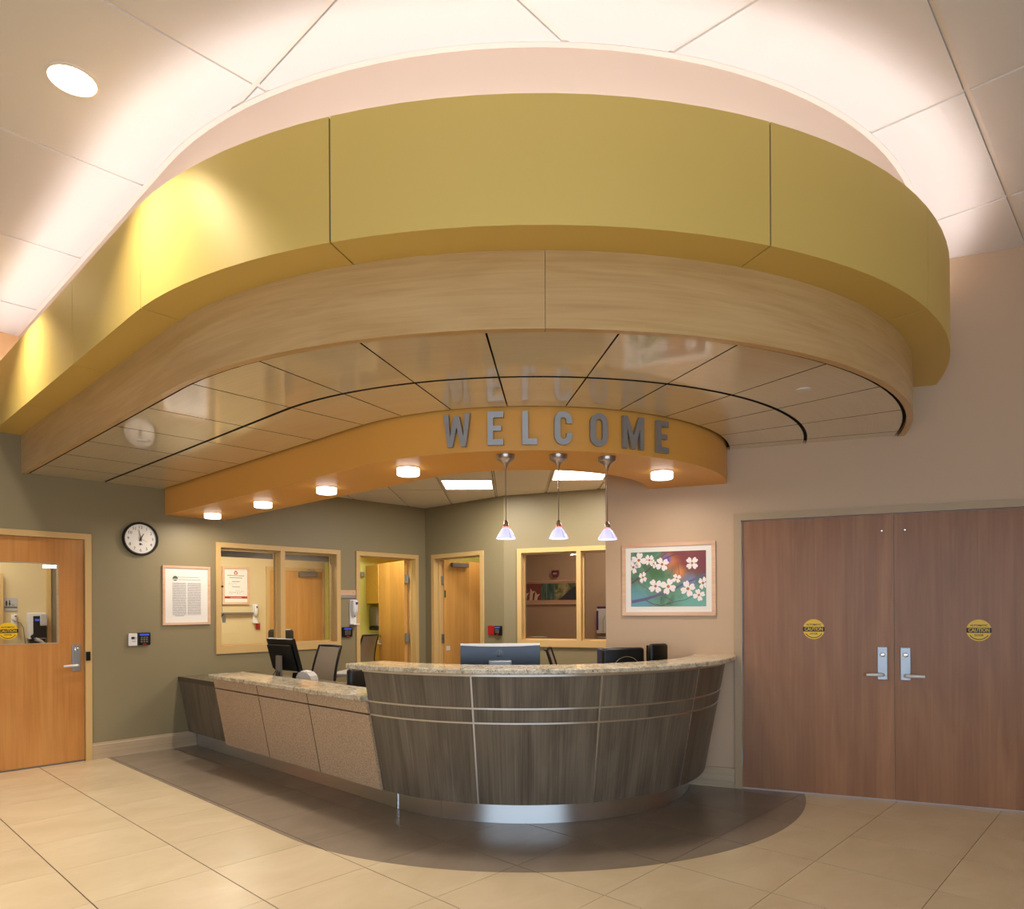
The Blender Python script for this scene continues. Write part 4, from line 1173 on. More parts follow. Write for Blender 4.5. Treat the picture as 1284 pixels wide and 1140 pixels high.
M['petal'] = mat('petal_white', (238, 228, 232), 0.6); M['stamen'] = mat('stamen_brown', (168, 112, 36), 0.6)
M['branch'] = mat('branch_mauve', (96, 58, 84), 0.6); M['branch_l'] = mat('branch_blue', (98, 92, 132), 0.6)
t, w, h, yf = picture('framed_print', 'pale wood framed print of white dogwood flowers on the tan wall', 'picture', FR, -0.892, -0.132, 1.375, 1.977, 0.030, 'pale_wood', 'paper')
MB().box(-0.306, 0.306, yf - 0.0008, yf, -0.226, 0.228).obj('print', 'dogwood_bg', t)
def ux(px): return -0.306 + (px - 435) / 445 * 0.612
def uz(py): return 0.228 - (py - 246) / 328 * 0.454
def ribbon(pts, w0, w1, m, y):
    P_ = [Vector((ux(a), uz(b))) for a, b in pts]
    L_, R_ = [], []
    for i, p in enumerate(P_):
        d = (P_[min(i + 1, len(P_) - 1)] - P_[max(i - 1, 0)]).normalized(); q = Vector((-d.y, d.x)); ww = w0 + (w1 - w0) * i / (len(P_) - 1)
        L_.append(tuple(p + q * ww / 2)); R_.append(tuple(p - q * ww / 2))
    MB().plate(L_ + R_[::-1], y - 0.0003, y).obj('printed_branch', m, t)
y1 = yf - 0.0009
ribbon([(440, 432), (500, 390), (560, 335), (610, 300), (680, 272), (740, 256)], 0.013, 0.005, 'branch', y1)
ribbon([(440, 545), (520, 530), (600, 505), (680, 478), (740, 445), (800, 420), (878, 385)], 0.026, 0.014, 'branch_l', y1)
ribbon([(525, 535), (570, 560), (620, 568), (690, 548), (760, 535), (800, 515)], 0.006, 0.004, 'branch', y1 - 0.0002)
ribbon([(740, 262), (790, 300), (830, 355), (850, 395)], 0.005, 0.003, 'branch', y1)
ribbon([(610, 290), (640, 262), (655, 250)], 0.005, 0.003, 'branch', y1)
ribbon([(470, 400), (490, 440), (540, 470)], 0.005, 0.003, 'branch', y1 - 0.0002)
ribbon([(725, 395), (722, 350), (715, 315)], 0.004, 0.003, 'branch', y1)
ribbon([(620, 520), (615, 562)], 0.005, 0.003, 'branch', y1 - 0.0002)
ribbon([(640, 515), (690, 545)], 0.005, 0.003, 'branch', y1 - 0.0002)
ribbon([(565, 330), (560, 290), (560, 255)], 0.005, 0.003, 'branch', y1)
def flower(px, py, r, rot, sq=1.0):
    b = MB(); cx, cz = ux(px), uz(py); pts = []
    for q in range(4):
        a0 = rot + q * 90
        for da, rr_ in ((-44, 0.28), (-34, 0.72), (-20, 0.98), (-6, 0.98), (0, 0.84), (6, 0.98), (20, 0.98), (34, 0.72)):
            a = math.radians(a0 + da); pts.append((max(-0.305, min(0.305, cx + r * rr_ * math.cos(a) * sq)), max(-0.225, min(0.227, cz + r * rr_ * math.sin(a)))))
    b.plate(pts, y1 - 0.0010, y1 - 0.0006)
    f = b.obj('printed_flower', 'petal', t)
    MB().plate([(cx + r * 0.2 * math.cos(a_), cz + r * 0.2 * math.sin(a_)) for a_ in [2 * PI * q / 8 for q in range(8)]], y1 - 0.0013, y1 - 0.0011).obj('flower_centre', 'stamen', f)
for a in ((484, 294, 0.060, 80, 1), (450, 335, 0.052, 20, 0.8), (548, 295, 0.046, 40, 0.8), (574, 318, 0.036, 10, 0.6), (624, 322, 0.054, 30, 1), (800, 320, 0.052, 45, 0.95), (508, 398, 0.046, 60, 0.7), (584, 452, 0.056, 35, 1),
          (660, 455, 0.062, 70, 0.95), (710, 408, 0.036, 30, 1), (775, 470, 0.062, 20, 0.9), (838, 508, 0.046, 15, 1), (862, 438, 0.050, 60, 0.7)):
    flower(a[0], a[1], a[2] * 1.08, *a[3:])

# caution stickers
def sticker(F, x, z, y, label):
    t = thing('caution_sticker', label, 'sticker', F, x, y, z, group='round caution stickers')
    MB().lathe([(0.0, 0.0), (0.0765, 0.0), (0.0765, -0.0010), (0.0, -0.0010)], 40, 'Y').obj('disc', 'sticker', t)
    a = math.degrees(math.asin(0.018 / 0.0765))
    pts = arc_pts(0, 0, 0.0768, -a, a, 6) + arc_pts(0, 0, 0.0768, 180 - a, 180 + a, 6)
    MB().plate(pts, -0.0014, -0.0011).obj('band', 'ink', t)
    text_obj('lettering', 'CAUTION', 0.036, 'sticker', t, 0, -0.0018, 0.0, bold=0.0006, sx=0.80)
    text_obj('lettering', 'AUTOMATIC', 0.0185, 'ink', t, 0, -0.0014, 0.034, bold=0.0004, sx=0.98)
    text_obj('lettering', 'DOOR', 0.0185, 'ink', t, 0, -0.0014, -0.035, bold=0.0004)
    a0, a1 = math.radians(208), math.radians(332)
    MB().plate(arc_pts(0, 0, 0.068, 212, 328, 14) + arc_pts(0, 0, 0.0625, 328, 212, 14), -0.0014, -0.0011).obj('lower_line', 'ink', t)
    return t
sticker(FL, 1.432, 1.262, 0.0295, 'yellow round caution sticker on the glass of the left door')
sticker(FR, 0.590, 1.269, 0.0098, 'yellow round caution sticker on the left brown door leaf')
sticker(FR, 1.667, 1.267, 0.0098, 'yellow round caution sticker on the right brown door leaf')

# thermostat and keypad
t = thing('thermostat', 'small white thermostat on the green wall, left of the black keypad', 'thermostat', FL, 2.453, 0, 1.149)
MB().box(-0.041, 0.041, -0.030, 0, -0.062, 0.062, bevel=0.005).obj('body', 'white_plastic', t)
MB().box(-0.016, 0.014, -0.032, -0.0301, 0.004, 0.028).obj('screen', 'ink', t)
for z_ in (0.020, 0.008): MB().box(0.020, 0.028, -0.0325, -0.0301, z_ - 0.003, z_ + 0.004).obj('button', 'grey_plastic', t)
MB().box(-0.012, 0.028, -0.032, -0.0301, -0.022, -0.012).obj('button', 'lt_grey', t)
def keypad(F, x, z, w, h, label, keys=True):
    t = thing('card_reader', label, 'card reader', F, x, 0, z)
    MB().box(-w / 2, w / 2, -0.034, 0, -h / 2, h / 2, bevel=0.006).obj('body', 'black', t)
    MB().box(-w * 0.38, w * 0.38, -0.0360, -0.0342, h * 0.26, h * 0.40).obj('display', 'blue_lcd', t)
    if keys:
        for i in range(3):
            for j in range(3):
                MB().box(-w * 0.30 + i * w * 0.21, -w * 0.30 + i * w * 0.21 + w * 0.15, -0.0372, -0.0342, -h * 0.28 + j * h * 0.165, -h * 0.28 + j * h * 0.165 + h * 0.11).obj('key', 'grey_plastic', t)
    MB().box(-w * 0.14, w * 0.14, -0.037, -0.0342, -h * 0.47, -h * 0.38).obj('red_button', 'red', t)
    return t
keypad(FL, 2.558, 1.154, 0.118, 0.126, 'black keypad reader on the green wall, touching the white thermostat')
keypad(FL, 4.958, 1.155, 0.136, 0.122, 'black keypad reader on the green wall between window and open door')
keypad(FB1, -6.136, 1.164, 0.118, 0.116, 'black keypad reader right of the half open door, beside a red plate')
t = MB().box(-0.058, 0.058, -0.02, 0, -0.058, 0.058, bevel=0.003).obj('alarm_plate', 'red', mw=FB1 @ Matrix.Translation((-6.262, 0, 1.166))); tag(t, 'red square pull plate beside the half open door', 'alarm')
# room sign and sanitiser left of the pantry door
t = thing('room_sign', 'small wood and metal room sign right of the interior window', 'sign', FL, 4.983, 0, 1.632)
MB().box(-0.112, 0.112, -0.012, 0, -0.010, 0.054, bevel=0.002).obj('wood_plate', 'pale_wood', t)
MB().box(-0.112, 0.112, -0.014, 0, -0.050, -0.012, bevel=0.002).obj('metal_strip', 'satin_steel', t)
text_obj('lettering', 'C', 0.030, 'ink', t, 0.075, -0.0126, 0.020)
def sanitiser(F, x, z, w, h, label, y=0):
    t = thing('soap_dispenser', label, 'dispenser', F, x, y, z)
    MB().box(-w / 2, w / 2, -0.025, 0, -h / 2, h / 2, bevel=0.006).obj('back_plate', 'white_plastic', t)
    MB().lathe([(0.0, h * 0.47), (w * 0.36, h * 0.47), (w * 0.42, h * 0.42), (w * 0.42, h * 0.05), (w * 0.30, -h * 0.06), (w * 0.12, -h * 0.12), (0.0, -h * 0.12)], 16, 'Z', (0, -0.026 - w * 0.32, 0)).obj('cover', 'white_plastic', t, smooth=40)
    MB().box(-w * 0.16, w * 0.16, -0.034 - w * 0.72, -0.0341 - w * 0.68, h * 0.30, h * 0.40).obj('window_spot', 'purple', t)
    MB().tube([(0, -0.026 - w * 0.32, -h * 0.12), (0, -0.026 - w * 0.32, -h * 0.20)], w * 0.07, 8).obj('nozzle', 'grey_plastic', t)
    MB().box(-w * 0.46, w * 0.46, -0.10, -0.02, -h * 0.50, -h * 0.46, bevel=0.002).obj('drip_tray', 'white_plastic', t)
    return t
sanitiser(FL, 5.048, 1.405, 0.095, 0.32, 'white wall soap dispenser tight against the frame of the open door')

# ------------------------------------------------------------------ inside the rooms
def FN(nn): return frame(N2 * nn, E2, N2)
# waiting room behind the left door
F1 = FN(9.299)
t = thing('restroom_sign', 'restroom sign with figures on the cream wall behind the left door', 'sign', F1, 1.775, 0, 1.515)
MB().box(-0.062, 0.062, -0.008, 0, -0.073, 0.073, bevel=0.002).obj('plate', 'lt_grey', t)
MB().box(-0.060, 0.060, -0.010, -0.0082, -0.040, -0.022).obj('strip', 'grey_plastic', t)
for x_, dress in ((-0.038, False), (-0.010, True)):
    b = MB()
    if dress: pts = [(x_ - 0.010, -0.002), (x_ - 0.004, -0.002), (x_ - 0.004, -0.016), (x_ + 0.004, -0.016), (x_ + 0.004, -0.002), (x_ + 0.010, -0.002), (x_ + 0.004, 0.030), (x_ + 0.006, 0.042), (x_, 0.050), (x_ - 0.006, 0.042), (x_ - 0.004, 0.030)]
    else: pts = [(x_ - 0.007, -0.016), (x_ - 0.001, -0.016), (x_, 0.006), (x_ + 0.001, -0.016), (x_ + 0.007, -0.016), (x_ + 0.009, 0.024), (x_ + 0.005, 0.036), (x_, 0.050), (x_ - 0.005, 0.036), (x_ - 0.009, 0.024)]
    b.plate(pts, -0.0092, -0.0081); b.obj('figure', 'ink', t)
MB().plate(arc_pts(0.022, -0.002, 0.012, 120, 380, 12) + arc_pts(0.022, -0.002, 0.008, 380, 120, 12), -0.0092, -0.0081).obj('wheelchair_mark', 'ink', t)
sanitiser(F1, 1.805, 1.345, 0.055, 0.12, 'small white dispenser below the restroom sign, behind the door glass')
t = thing('towel_dispenser', 'white and black towel dispenser with blue display, behind the door glass', 'dispenser', F1, 2.01, 0, 1.29)
MB().box(-0.090, 0.080, -0.09, 0, -0.16, 0.132, bevel=0.008).obj('body', 'white_plastic', t)
MB().box(-0.045, 0.078, -0.096, -0.091, -0.15, 0.096).obj('front_panel', 'black', t)
MB().box(-0.028, 0.014, -0.099, -0.0965, 0.040, 0.062).obj('display', 'blue_lcd', t)
MB().box(0.016, 0.082, -0.14, -0.097, -0.015, 0.118, bevel=0.01).obj('cup_holder', 'lt_grey', t)
t = thing('wall_phone', 'grey handset on its cradle below the towel dispenser, behind the door glass', 'phone', F1, 2.01, -0.10, 1.085)
MB().box(-0.075, 0.075, 0.02, 0.10, -0.05, 0.06, bevel=0.01).obj('cradle', 'black', t)
MB().tube([(-0.03, -0.01, 0.045), (0.02, -0.02, 0.02), (0.075, -0.01, -0.04)], [0.022, 0.018, 0.022], 10).obj('handset', 'lt_grey', t, smooth=50)
MB().tube([(-0.05, 0.0, 0.05), (-0.065, -0.01, 0.075), (-0.045, 0.0, 0.09)], 0.012, 8).obj('cord_loop', 'black_matte', t, smooth=50)
MB().tube([(-0.17, 0.09, 0.235), (-0.15, 0.07, 0.225), (-0.125, 0.06, 0.17), (-0.115, 0.06, 0.06), (-0.105, 0.06, -0.03)], 0.004, 6).obj('cable', 'grey_plastic', t, smooth=50)
t = MB().box(2.11, 2.150, -0.04, 0.0, 0.0, 2.45).obj('trim_2', 'frame_paint', mw=F1); struct(t, 'tan door jamb seen behind the left door glass', 'trim')
t = MB().box(2.1505, 2.5, -0.02, 0.0, 0.0, 2.45).obj('trim_3', 'green', mw=F1); struct(t, 'grey green wall corner behind the left door glass', 'trim')
t = MB().box(1.60, 1.70, -0.06, 0.0, 0.0, 1.853).obj('trim_4', 'frame_paint', mw=F1); struct(t, 'tan door frame edge at the left of the door glass', 'trim')
t = thing('bright_bar', 'short bright bar behind the left door glass', 'light', F1, 2.074, -0.31, 1.932)  # emissive bar for the bright streak showing in the door glass
MB().box(-0.066, 0.066, 0.001, 0.02, -0.020, 0.020, bevel=0.003).obj('bar_back', 'white_plastic', t)
MB().box(-0.064, 0.064, -0.02, 0.0, -0.016, 0.016, bevel=0.005).obj('tube', 'lamp_glass', t)
# office behind the left window
F2 = FN(10.199)
t, w, h, yf = picture('framed_award', 'pale framed award with red emblem, seen through the left window', 'picture', F2, 4.528, 4.948, 1.525, 2.092, 0.034, 'pale_wood', 'paper', 0.03)
MB().box(-w + 0.034, w - 0.034, yf - 0.001, yf, -0.195, -0.162).obj('red_band', 'red', t)
MB().box(-0.09, 0.09, yf - 0.0016, yf - 0.0011, -0.182, -0.176).obj('band_text', 'paper', t)
MB().plate([(-0.028, 0.178), (-0.018, 0.165), (0.018, 0.165), (0.030, 0.180), (0.024, 0.200), (0.006, 0.222), (-0.006, 0.222), (-0.024, 0.202)], yf - 0.001, yf).obj('emblem', 'red', t)
MB().plate([(-0.010, 0.176), (0.010, 0.176), (0.014, 0.192), (0.0, 0.206), (-0.014, 0.192)], yf - 0.0018, yf - 0.0012).obj('emblem_mark', 'paper', t)
for k_, (z_, wd) in enumerate(((0.148, 0.13), (0.115, 0.10), (0.06, 0.06), (-0.02, 0.06))):
    MB().box(-wd, wd, yf - 0.001, yf, z_ - 0.004, z_ + 0.004).obj('text_line', 'grey_plastic', t)
def squiggle(x, z, s):
    MB().tube([(x + s * a, yf - 0.001, z + s * b_) for a, b_ in ((-1, -0.2), (-0.7, 0.5), (-0.5, -0.4), (-0.2, 0.4), (0, -0.3), (0.4, 0.3), (1, 0))], 0.0014, 4).obj('signature', 'ink', t)
squiggle(-0.05, 0.02, 0.06); squiggle(-0.06, -0.11, 0.05); squiggle(0.06, -0.10, 0.07)
t = MB().box(3.2, 4.995, -0.06, -0.02, 1.372, 1.405, bevel=0.004).obj('wall_rail', 'grey_plastic', mw=F2); tag(t, 'grey horizontal wall rail below the award, behind the left window', 'rail')
sanitiser(F2, 5.035, 1.383, 0.075, 0.29, 'white dispenser at the end of the wall rail, behind the left window')
t = MB().box(5.057, 5.122, -0.012, 0, 1.138, 1.252, bevel=0.002).obj('wall_card', 'red', mw=F2); tag(t, 'small red card below the dispenser, behind the left window', 'card')
t = thing('blind_cord', 'black blind cord with white tag hanging behind the left window', 'cord', FL, 3.42, 0.16, 1.4)
MB().tube([(0.02, 0, 0.30), (0.02, 0, 0.02)], 0.0025, 5).obj('string', 'ink', t)
MB().box(0.008, 0.034, -0.008, 0.006, 0.295, 0.318, bevel=0.002).obj('clip', 'ink', t)
MB().tube([(0.0, 0, -0.04), (0.04, 0, 0.0)], 0.006, 6).obj('toggle', 'ink', t)
MB().box(0.02, 0.062, -0.001, 0.001, -0.10, -0.02).obj('tag', 'lt_grey', t)
d5 = struct(thing('door_5', 'maple door with grey closer in the office behind the left window', 'door', F2))
ring_frame(MB(), 5.223, 6.272, 0, 2.115, 0.052, -0.03, 0.0, bottom=False).obj('frame', 'frame_paint', d5)
o = MB().box(-0.471, 0.471, -0.012, 0.0, 0.01, 2.060).obj('leaf', 'oak_door', d5); o.location = (5.747, 0, 0)
MB().box(5.765, 6.092, -0.075, -0.0125, 1.970, 2.048, bevel=0.005).obj('closer_body', 'grey_plastic', d5)
MB().tube([(5.90, -0.05, 2.05), (6.03, -0.12, 2.075), (5.93, -0.04, 2.095)], 0.008, 6).obj('closer_arm', 'satin_steel', d5)
for zz in ((1.80, 1.92), (1.05, 1.17)): hinge(d5, 6.222, -0.018, *zz)
# pantry
F3 = FN(9.999)
t = thing('wall_cabinet', 'maple wall cabinet in the lime room behind the open door', 'cabinet', F3, 7.6, 0, 1.54)
MB().box(-0.66, 0.8, -0.32, 0, 0.0, 0.648).obj('carcass', 'cabinet', t)
for k_ in range(3):
    dd = MB().box(-0.655 + k_ * 0.485, -0.655 + k_ * 0.485 + 0.478, -0.342, -0.321, 0.004, 0.644, bevel=0.003).obj('door', 'cabinet', t)
    MB().tube([(-0.21 + k_ * 0.485, -0.345, 0.06), (-0.21 + k_ * 0.485, -0.365, 0.065), (-0.21 + k_ * 0.485, -0.365, 0.155), (-0.21 + k_ * 0.485, -0.345, 0.16)], 0.005, 6).obj('handle', 'satin_steel', dd)
t = MB().box(-0.7, 0.9, -0.36, 0, 0.0, 0.3).obj('trim_5', 'orange', mw=F3 @ Matrix.Translation((7.6, 0, 2.36))); struct(t, 'peach bulkhead above the pantry cabinet', 'trim')
t = thing('paper_dispenser', 'grey brown paper towel dispenser under the pantry cabinet', 'dispenser', F3, 7.13, 0, 1.28)
MB().box(-0.145, 0.145, -0.22, 0, -0.13, 0.21, bevel=0.04).obj('cover', 'grey_plastic', t, smooth=40)
MB().box(-0.135, 0.135, -0.20, 0, -0.20, -0.132, bevel=0.015).obj('base', 'black', t)
t = MB().box(-0.04, 0.04, -0.05, 0, -0.04, 0.04, bevel=0.006).obj('wall_sensor', 'grey_plastic', mw=F3 @ Matrix.Translation((6.842, 0, 2.038))); tag(t, 'small grey sensor box high on the lime pantry wall', 'sensor')
t = thing('pantry_counter', 'pale counter in the pantry, right behind the open door leaf', 'counter', F3, 7.6, 0, 0)
MB().box(-0.55, 0.7, -0.60, 0, 0.86, 0.90, bevel=0.004).obj('top', 'white_plastic', t)
MB().box(-0.5, 0.7, -0.56, 0, 0.0, 0.859).obj('carcass', 'cabinet', t)
# right office
F4 = frame(B2P + RN * 2.199, RD, RN)
t, w, h, yf = picture('framed_panorama', 'long low framed painting of hills behind the right window', 'picture', F4, -0.58, 0.38, 1.50, 1.872, 0.022, 'pale_wood', 'pale_wood', 0.03)
x0, zc0, zc1 = -w + 0.022, -0.118, 0.140
m_pan = bpy.data.materials.new('panorama'); k = NT(m_pan)
tc = k.n('ShaderNodeTexCoord'); sp = k.n('ShaderNodeSeparateXYZ'); k.l(tc.outputs['Object'], sp.inputs[0])
mp = k.n('ShaderNodeMapping'); mp.inputs['Scale'].default_value = (30, 1, 4); k.l(tc.outputs['Object'], mp.inputs['Vector'])
nz = k.n('ShaderNodeTexNoise', i_Scale=1.0, i_Detail=3.0); k.l(mp.outputs['Vector'], nz.inputs['Vector'])
r1 = ramp(k, [(0.4, (40, 62, 58)), (0.55, (66, 116, 108)), (0.66, (120, 140, 96))]); k.l(nz.outputs['Fac'], r1.inputs['Fac'])
n2_ = k.n('ShaderNodeTexNoise', i_Scale=7.0, i_Detail=3.0, i_Distortion=1.5); k.l(tc.outputs['Object'], n2_.inputs['Vector'])
r2 = ramp(k, [(0.35, (58, 74, 52)), (0.5, (130, 132, 84)), (0.62, (176, 160, 116))]); k.l(n2_.outputs['Fac'], r2.inputs['Fac'])
gx = k.n('ShaderNodeMath', operation='GREATER_THAN'); gx.inputs[1].default_value = 0.05; k.l(sp.outputs['X'], gx.inputs[0])
mx = k.n('ShaderNodeMix', data_type='RGBA'); k.l(gx.outputs[0], mx.inputs['Factor']); k.l(r1.outputs['Color'], mx.inputs['A']); k.l(r2.outputs['Color'], mx.inputs['B'])
gx2 = k.n('ShaderNodeMath', operation='LESS_THAN'); gx2.inputs[1].default_value = -0.17; k.l(sp.outputs['X'], gx2.inputs[0])
mx2 = k.n('ShaderNodeMix', data_type='RGBA'); mx2.inputs['B'].default_value = lin((132, 54, 46)); k.l(gx2.outputs[0], mx2.inputs['Factor']); k.l(mx.outputs['Result'], mx2.inputs['A'])
k.l(mx2.outputs['Result'], k.b.inputs['Base Color']); k.b.inputs['Roughness'].default_value = 0.5
M['panorama'] = m_pan
MB().box(x0, w - 0.022, yf - 0.001, yf, zc0, zc1).obj('print', 'panorama', t)
MB().plate([(0.10, zc0), (w - 0.023, zc0), (w - 0.023, 0.05), (0.36, 0.09), (0.27, 0.02), (0.18, -0.06)], yf - 0.0018, yf - 0.0011).obj('printed_hill', 'slate', t)
for q in ((-0.44, -0.05), (-0.34, -0.02), (-0.26, -0.07)):
    MB().plate([(q[0] - 0.03, zc0), (q[0] + 0.02, zc0), (q[0] + 0.03, q[1]), (q[0] + 0.07, q[1] + 0.05), (q[0] + 0.02, q[1] + 0.04), (q[0] - 0.01, q[1] + 0.09), (q[0] - 0.02, q[1])], yf - 0.0018, yf - 0.0011).obj('printed_plant', 'peach', t)
t = thing('fire_strobe', 'plum red wall alarm above the long painting, behind the right window', 'alarm', F4, -0.036, 0, 1.975)
MB().plate([(-0.055, 0.05), (-0.055, -0.02), (-0.03, -0.055), (0.03, -0.055), (0.055, -0.02), (0.055, 0.05)], -0.05, 0.0).obj('body', 'plum', t)
MB().box(-0.03, 0.03, -0.058, -0.0505, -0.012, 0.012, bevel=0.003).obj('lens', 'lt_grey', t)
t = thing('glove_box_holder', 'white and purple glove box holder behind the right window', 'dispenser', F4, 0.70, 0, 1.26)
MB().box(-0.07, 0.20, -0.10, 0, -0.20, 0.17, bevel=0.008).obj('holder', 'white_plastic', t)
MB().box(-0.0705, -0.040, -0.1015, -0.1003, -0.15, 0.14).obj('purple_stripe', 'purple', t)
MB().box(-0.065, 0.19, -0.09, -0.005, 0.171, 0.205, bevel=0.006).obj('box_top', 'purple', t)
MB().tube([(0.03, -0.101, -0.19), (0.03, -0.101, 0.0), (0.06, -0.101, 0.06), (0.15, -0.101, 0.07)], 0.003, 5).obj('outline', 'grey_plastic', t)
t = thing('office_shelf', 'deep wooden desk behind the right window, just below its sill', 'desk', FB2, 0, 0, 0)
MB().box(0.14, 2.2, 0.152, 0.75, 0.975, 1.005, bevel=0.003).obj('top', 'worktop_edge', t)
for x_ in (0.3, 1.9): MB().box(x_, x_ + 0.04, 0.2, 0.7, 0.0, 0.974).obj('leg', 'worktop_edge', t)
t = thing('paper_tray', 'black letter tray with a stack of white papers behind the right window', 'tray', FB2, 0.34, 0.34, 1.005)
MB().box(-0.14, 0.11, -0.1, 0.12, 0.0, 0.03, bevel=0.005).obj('tray', 'black', t)
for i in range(4): MB().box(-0.12 + random.uniform(-.01, .01), 0.075 + random.uniform(-.01, .01), -0.09, 0.11, 0.0305 + i * 0.011, 0.0305 + i * 0.011 + 0.010).obj('paper_stack', 'paper', t)
t = thing('file_tray', 'small grey plastic tray at the right end of the window sill desk', 'tray', FB2, 1.21, 0.34, 1.005)
MB().box(-0.11, 0.11, -0.1, 0.12, 0.0, 0.06, bevel=0.006).obj('tray', 'grey_plastic', t)
MB().box(-0.10, 0.10, -0.09, 0.11, 0.0605, 0.075).obj('paper_stack', 'lt_grey', t)

# ------------------------------------------------------------------ CHAIRS
def mesh_chair(F, x, y, rz, label):
    """task chair, sitter faces local -y; backrest at +y"""
    t = thing('office_chair', label, 'chair', F, x, y, 0, rz, group='grey mesh task chairs')
    def bk(u, v):   # backrest surface, u across, v up 0..1
        wd = 0.225 - 0.028 * v
        yy = 0.22 + 0.10 * v + 0.05 * math.sin(v * PI) * -0.6 + 0.03 * (1 - (u) ** 2)
        return (u * wd, yy, 0.50 + 0.56 * v)
    b = MB(); nu, nv = 8, 8
    g0 = [[b.P(bk(-1 + 2 * i / nu, j / nv)) for i in range(nu + 1)] for j in range(nv + 1)]
    g1 = [[b.P(tuple(Vector(bk(-1 + 2 * i / nu, j / nv)) + Vector((0, 0.006, 0)))) for i in range(nu + 1)] for j in range(nv + 1)]
    for j in range(nv):
        for i in range(nu):
            b.face((g0[j][i], g0[j][i + 1], g0[j + 1][i + 1], g0[j + 1][i])); b.face((g1[j][i], g1[j + 1][i], g1[j + 1][i + 1], g1[j][i + 1]))
    for j in range(nv):
        b.face((g0[j][0], g0[j + 1][0], g1[j + 1][0], g1[j][0])); b.face((g0[j][nu], g1[j][nu], g1[j + 1][nu], g0[j + 1][nu]))
    for i in range(nu):
        b.face((g0[0][i], g1[0][i], g1[0][i + 1], g0[0][i + 1])); b.face((g0[nv][i], g0[nv][i + 1], g1[nv][i + 1], g1[nv][i]))
    b.obj('backrest', 'mesh_back', t, smooth=50)
    loop = [bk(-1, v / 8) for v in range(9)] + [bk(-1 + u / 4, 1) for u in range(1, 8)] + [bk(1, 1 - v / 8) for v in range(9)] + [bk(1 - u / 4, 0) for u in range(1, 8)] + [bk(-1, 0)]
    MB().tube([(p[0], p[1] + 0.003, p[2]) for p in loop], 0.014, 8).obj('back_frame', 'black', t, smooth=50)
    MB().box(-0.235, 0.235, -0.25, 0.20, 0.43, 0.50, bevel=0.03).obj('seat', 'mesh_back', t, smooth=50)
    MB().tube([(0, 0.26, 0.60), (0, 0.28, 0.48), (0, 0.14, 0.415), (0, 0, 0.41)], 0.022, 8).obj('back_bracket', 'black', t, smooth=50)
    for sx in (-1, 1):
        MB().tube([(sx * 0.22, 0.10, 0.44), (sx * 0.275, 0.10, 0.45), (sx * 0.285, 0.06, 0.66)], 0.014, 8).obj('arm_post', 'lt_grey', t, smooth=50)
        MB().box(sx * 0.285 - 0.035, sx * 0.285 + 0.035, -0.12, 0.14, 0.66, 0.69, bevel=0.012).obj('arm_pad', 'black', t, smooth=50)
    MB().lathe([(0.0, 0.10), (0.035, 0.10), (0.035, 0.28), (0.022, 0.285), (0.022, 0.43), (0.0, 0.43)], 16).obj('gas_column', 'black', t, smooth=40)
    for q in range(5):
        a = 2 * PI * q / 5 + 0.3
        MB().tube([(0.02 * math.cos(a), 0.02 * math.sin(a), 0.13), (0.29 * math.cos(a), 0.29 * math.sin(a), 0.075)], [0.028, 0.018], 8).obj('base_leg', 'black', t, smooth=50)
        c_ = MB(); c_.T = Matrix.Translation((0.30 * math.cos(a), 0.30 * math.sin(a), 0.03)) @ Matrix.Rotation(a, 4, 'Z')
        c_.lathe([(0.0, -0.022), (0.028, -0.022), (0.030, 0.0), (0.028, 0.022), (0.0, 0.022)], 14, 'Y'); c_.tube([(0, 0, 0.0), (0, 0, 0.055)], 0.008, 6)
        c_.obj('caster', 'black', t, smooth=50)
    return t
def place_copy(src, F, x, y, rz, label):
    c = copy_tree(src); c.matrix_world = F @ Matrix.Translation((x, y, 0)) @ Matrix.Rotation(rz, 4, 'Z'); c['label'] = label
    return c
ch1 = mesh_chair(FW, -2.13, 7.07, math.radians(-42), 'grey mesh task chair behind the black monitor at the low desk')
place_copy(ch1, FL, 5.95, 1.35, math.radians(200), 'grey mesh task chair in the lime room behind the open door')
place_copy(ch1, FW, 0.66, 6.45, math.radians(82), 'task chair seen edge on behind the high counter, below the right window')
def leather_chair(F, x, y, rz, label):
    t = thing('leather_chair', label, 'chair', F, x, y, 0, rz, group='black padded chairs')
    MB().box(-0.20, 0.20, 0.20, 0.28, 0.56, 0.94, bevel=0.036).obj('backrest', 'leather', t, smooth=60)
    MB().box(-0.235, 0.235, -0.25, 0.22, 0.42, 0.52, bevel=0.04).obj('seat', 'leather', t, smooth=60)
    MB().tube([(0, 0.27, 0.66), (0, 0.29, 0.50), (0, 0.10, 0.405), (0, 0.0, 0.40)], 0.024, 8).obj('back_bracket', 'black', t, smooth=50)
    MB().lathe([(0.0, 0.10), (0.032, 0.10), (0.032, 0.28), (0.022, 0.285), (0.022, 0.418), (0.0, 0.418)], 16).obj('gas_column', 'black', t, smooth=40)
    for q in range(5):
        a = 2 * PI * q / 5
        MB().tube([(0.02 * math.cos(a), 0.02 * math.sin(a), 0.13), (0.29 * math.cos(a), 0.29 * math.sin(a), 0.075)], [0.028, 0.018], 8).obj('base_leg', 'black', t, smooth=50)
        c_ = MB(); c_.T = Matrix.Translation((0.30 * math.cos(a), 0.30 * math.sin(a), 0.03)) @ Matrix.Rotation(a, 4, 'Z')
        c_.lathe([(0.0, -0.022), (0.028, -0.022), (0.030, 0.0), (0.028, 0.022), (0.0, 0.022)], 14, 'Y'); c_.tube([(0, 0, 0.0), (0, 0, 0.055)], 0.008, 6)
        c_.obj('caster', 'black', t, smooth=50)
    return t
lc = leather_chair(FW, -1.09, 5.98, math.radians(60), 'black padded chair just behind the left end of the high counter')
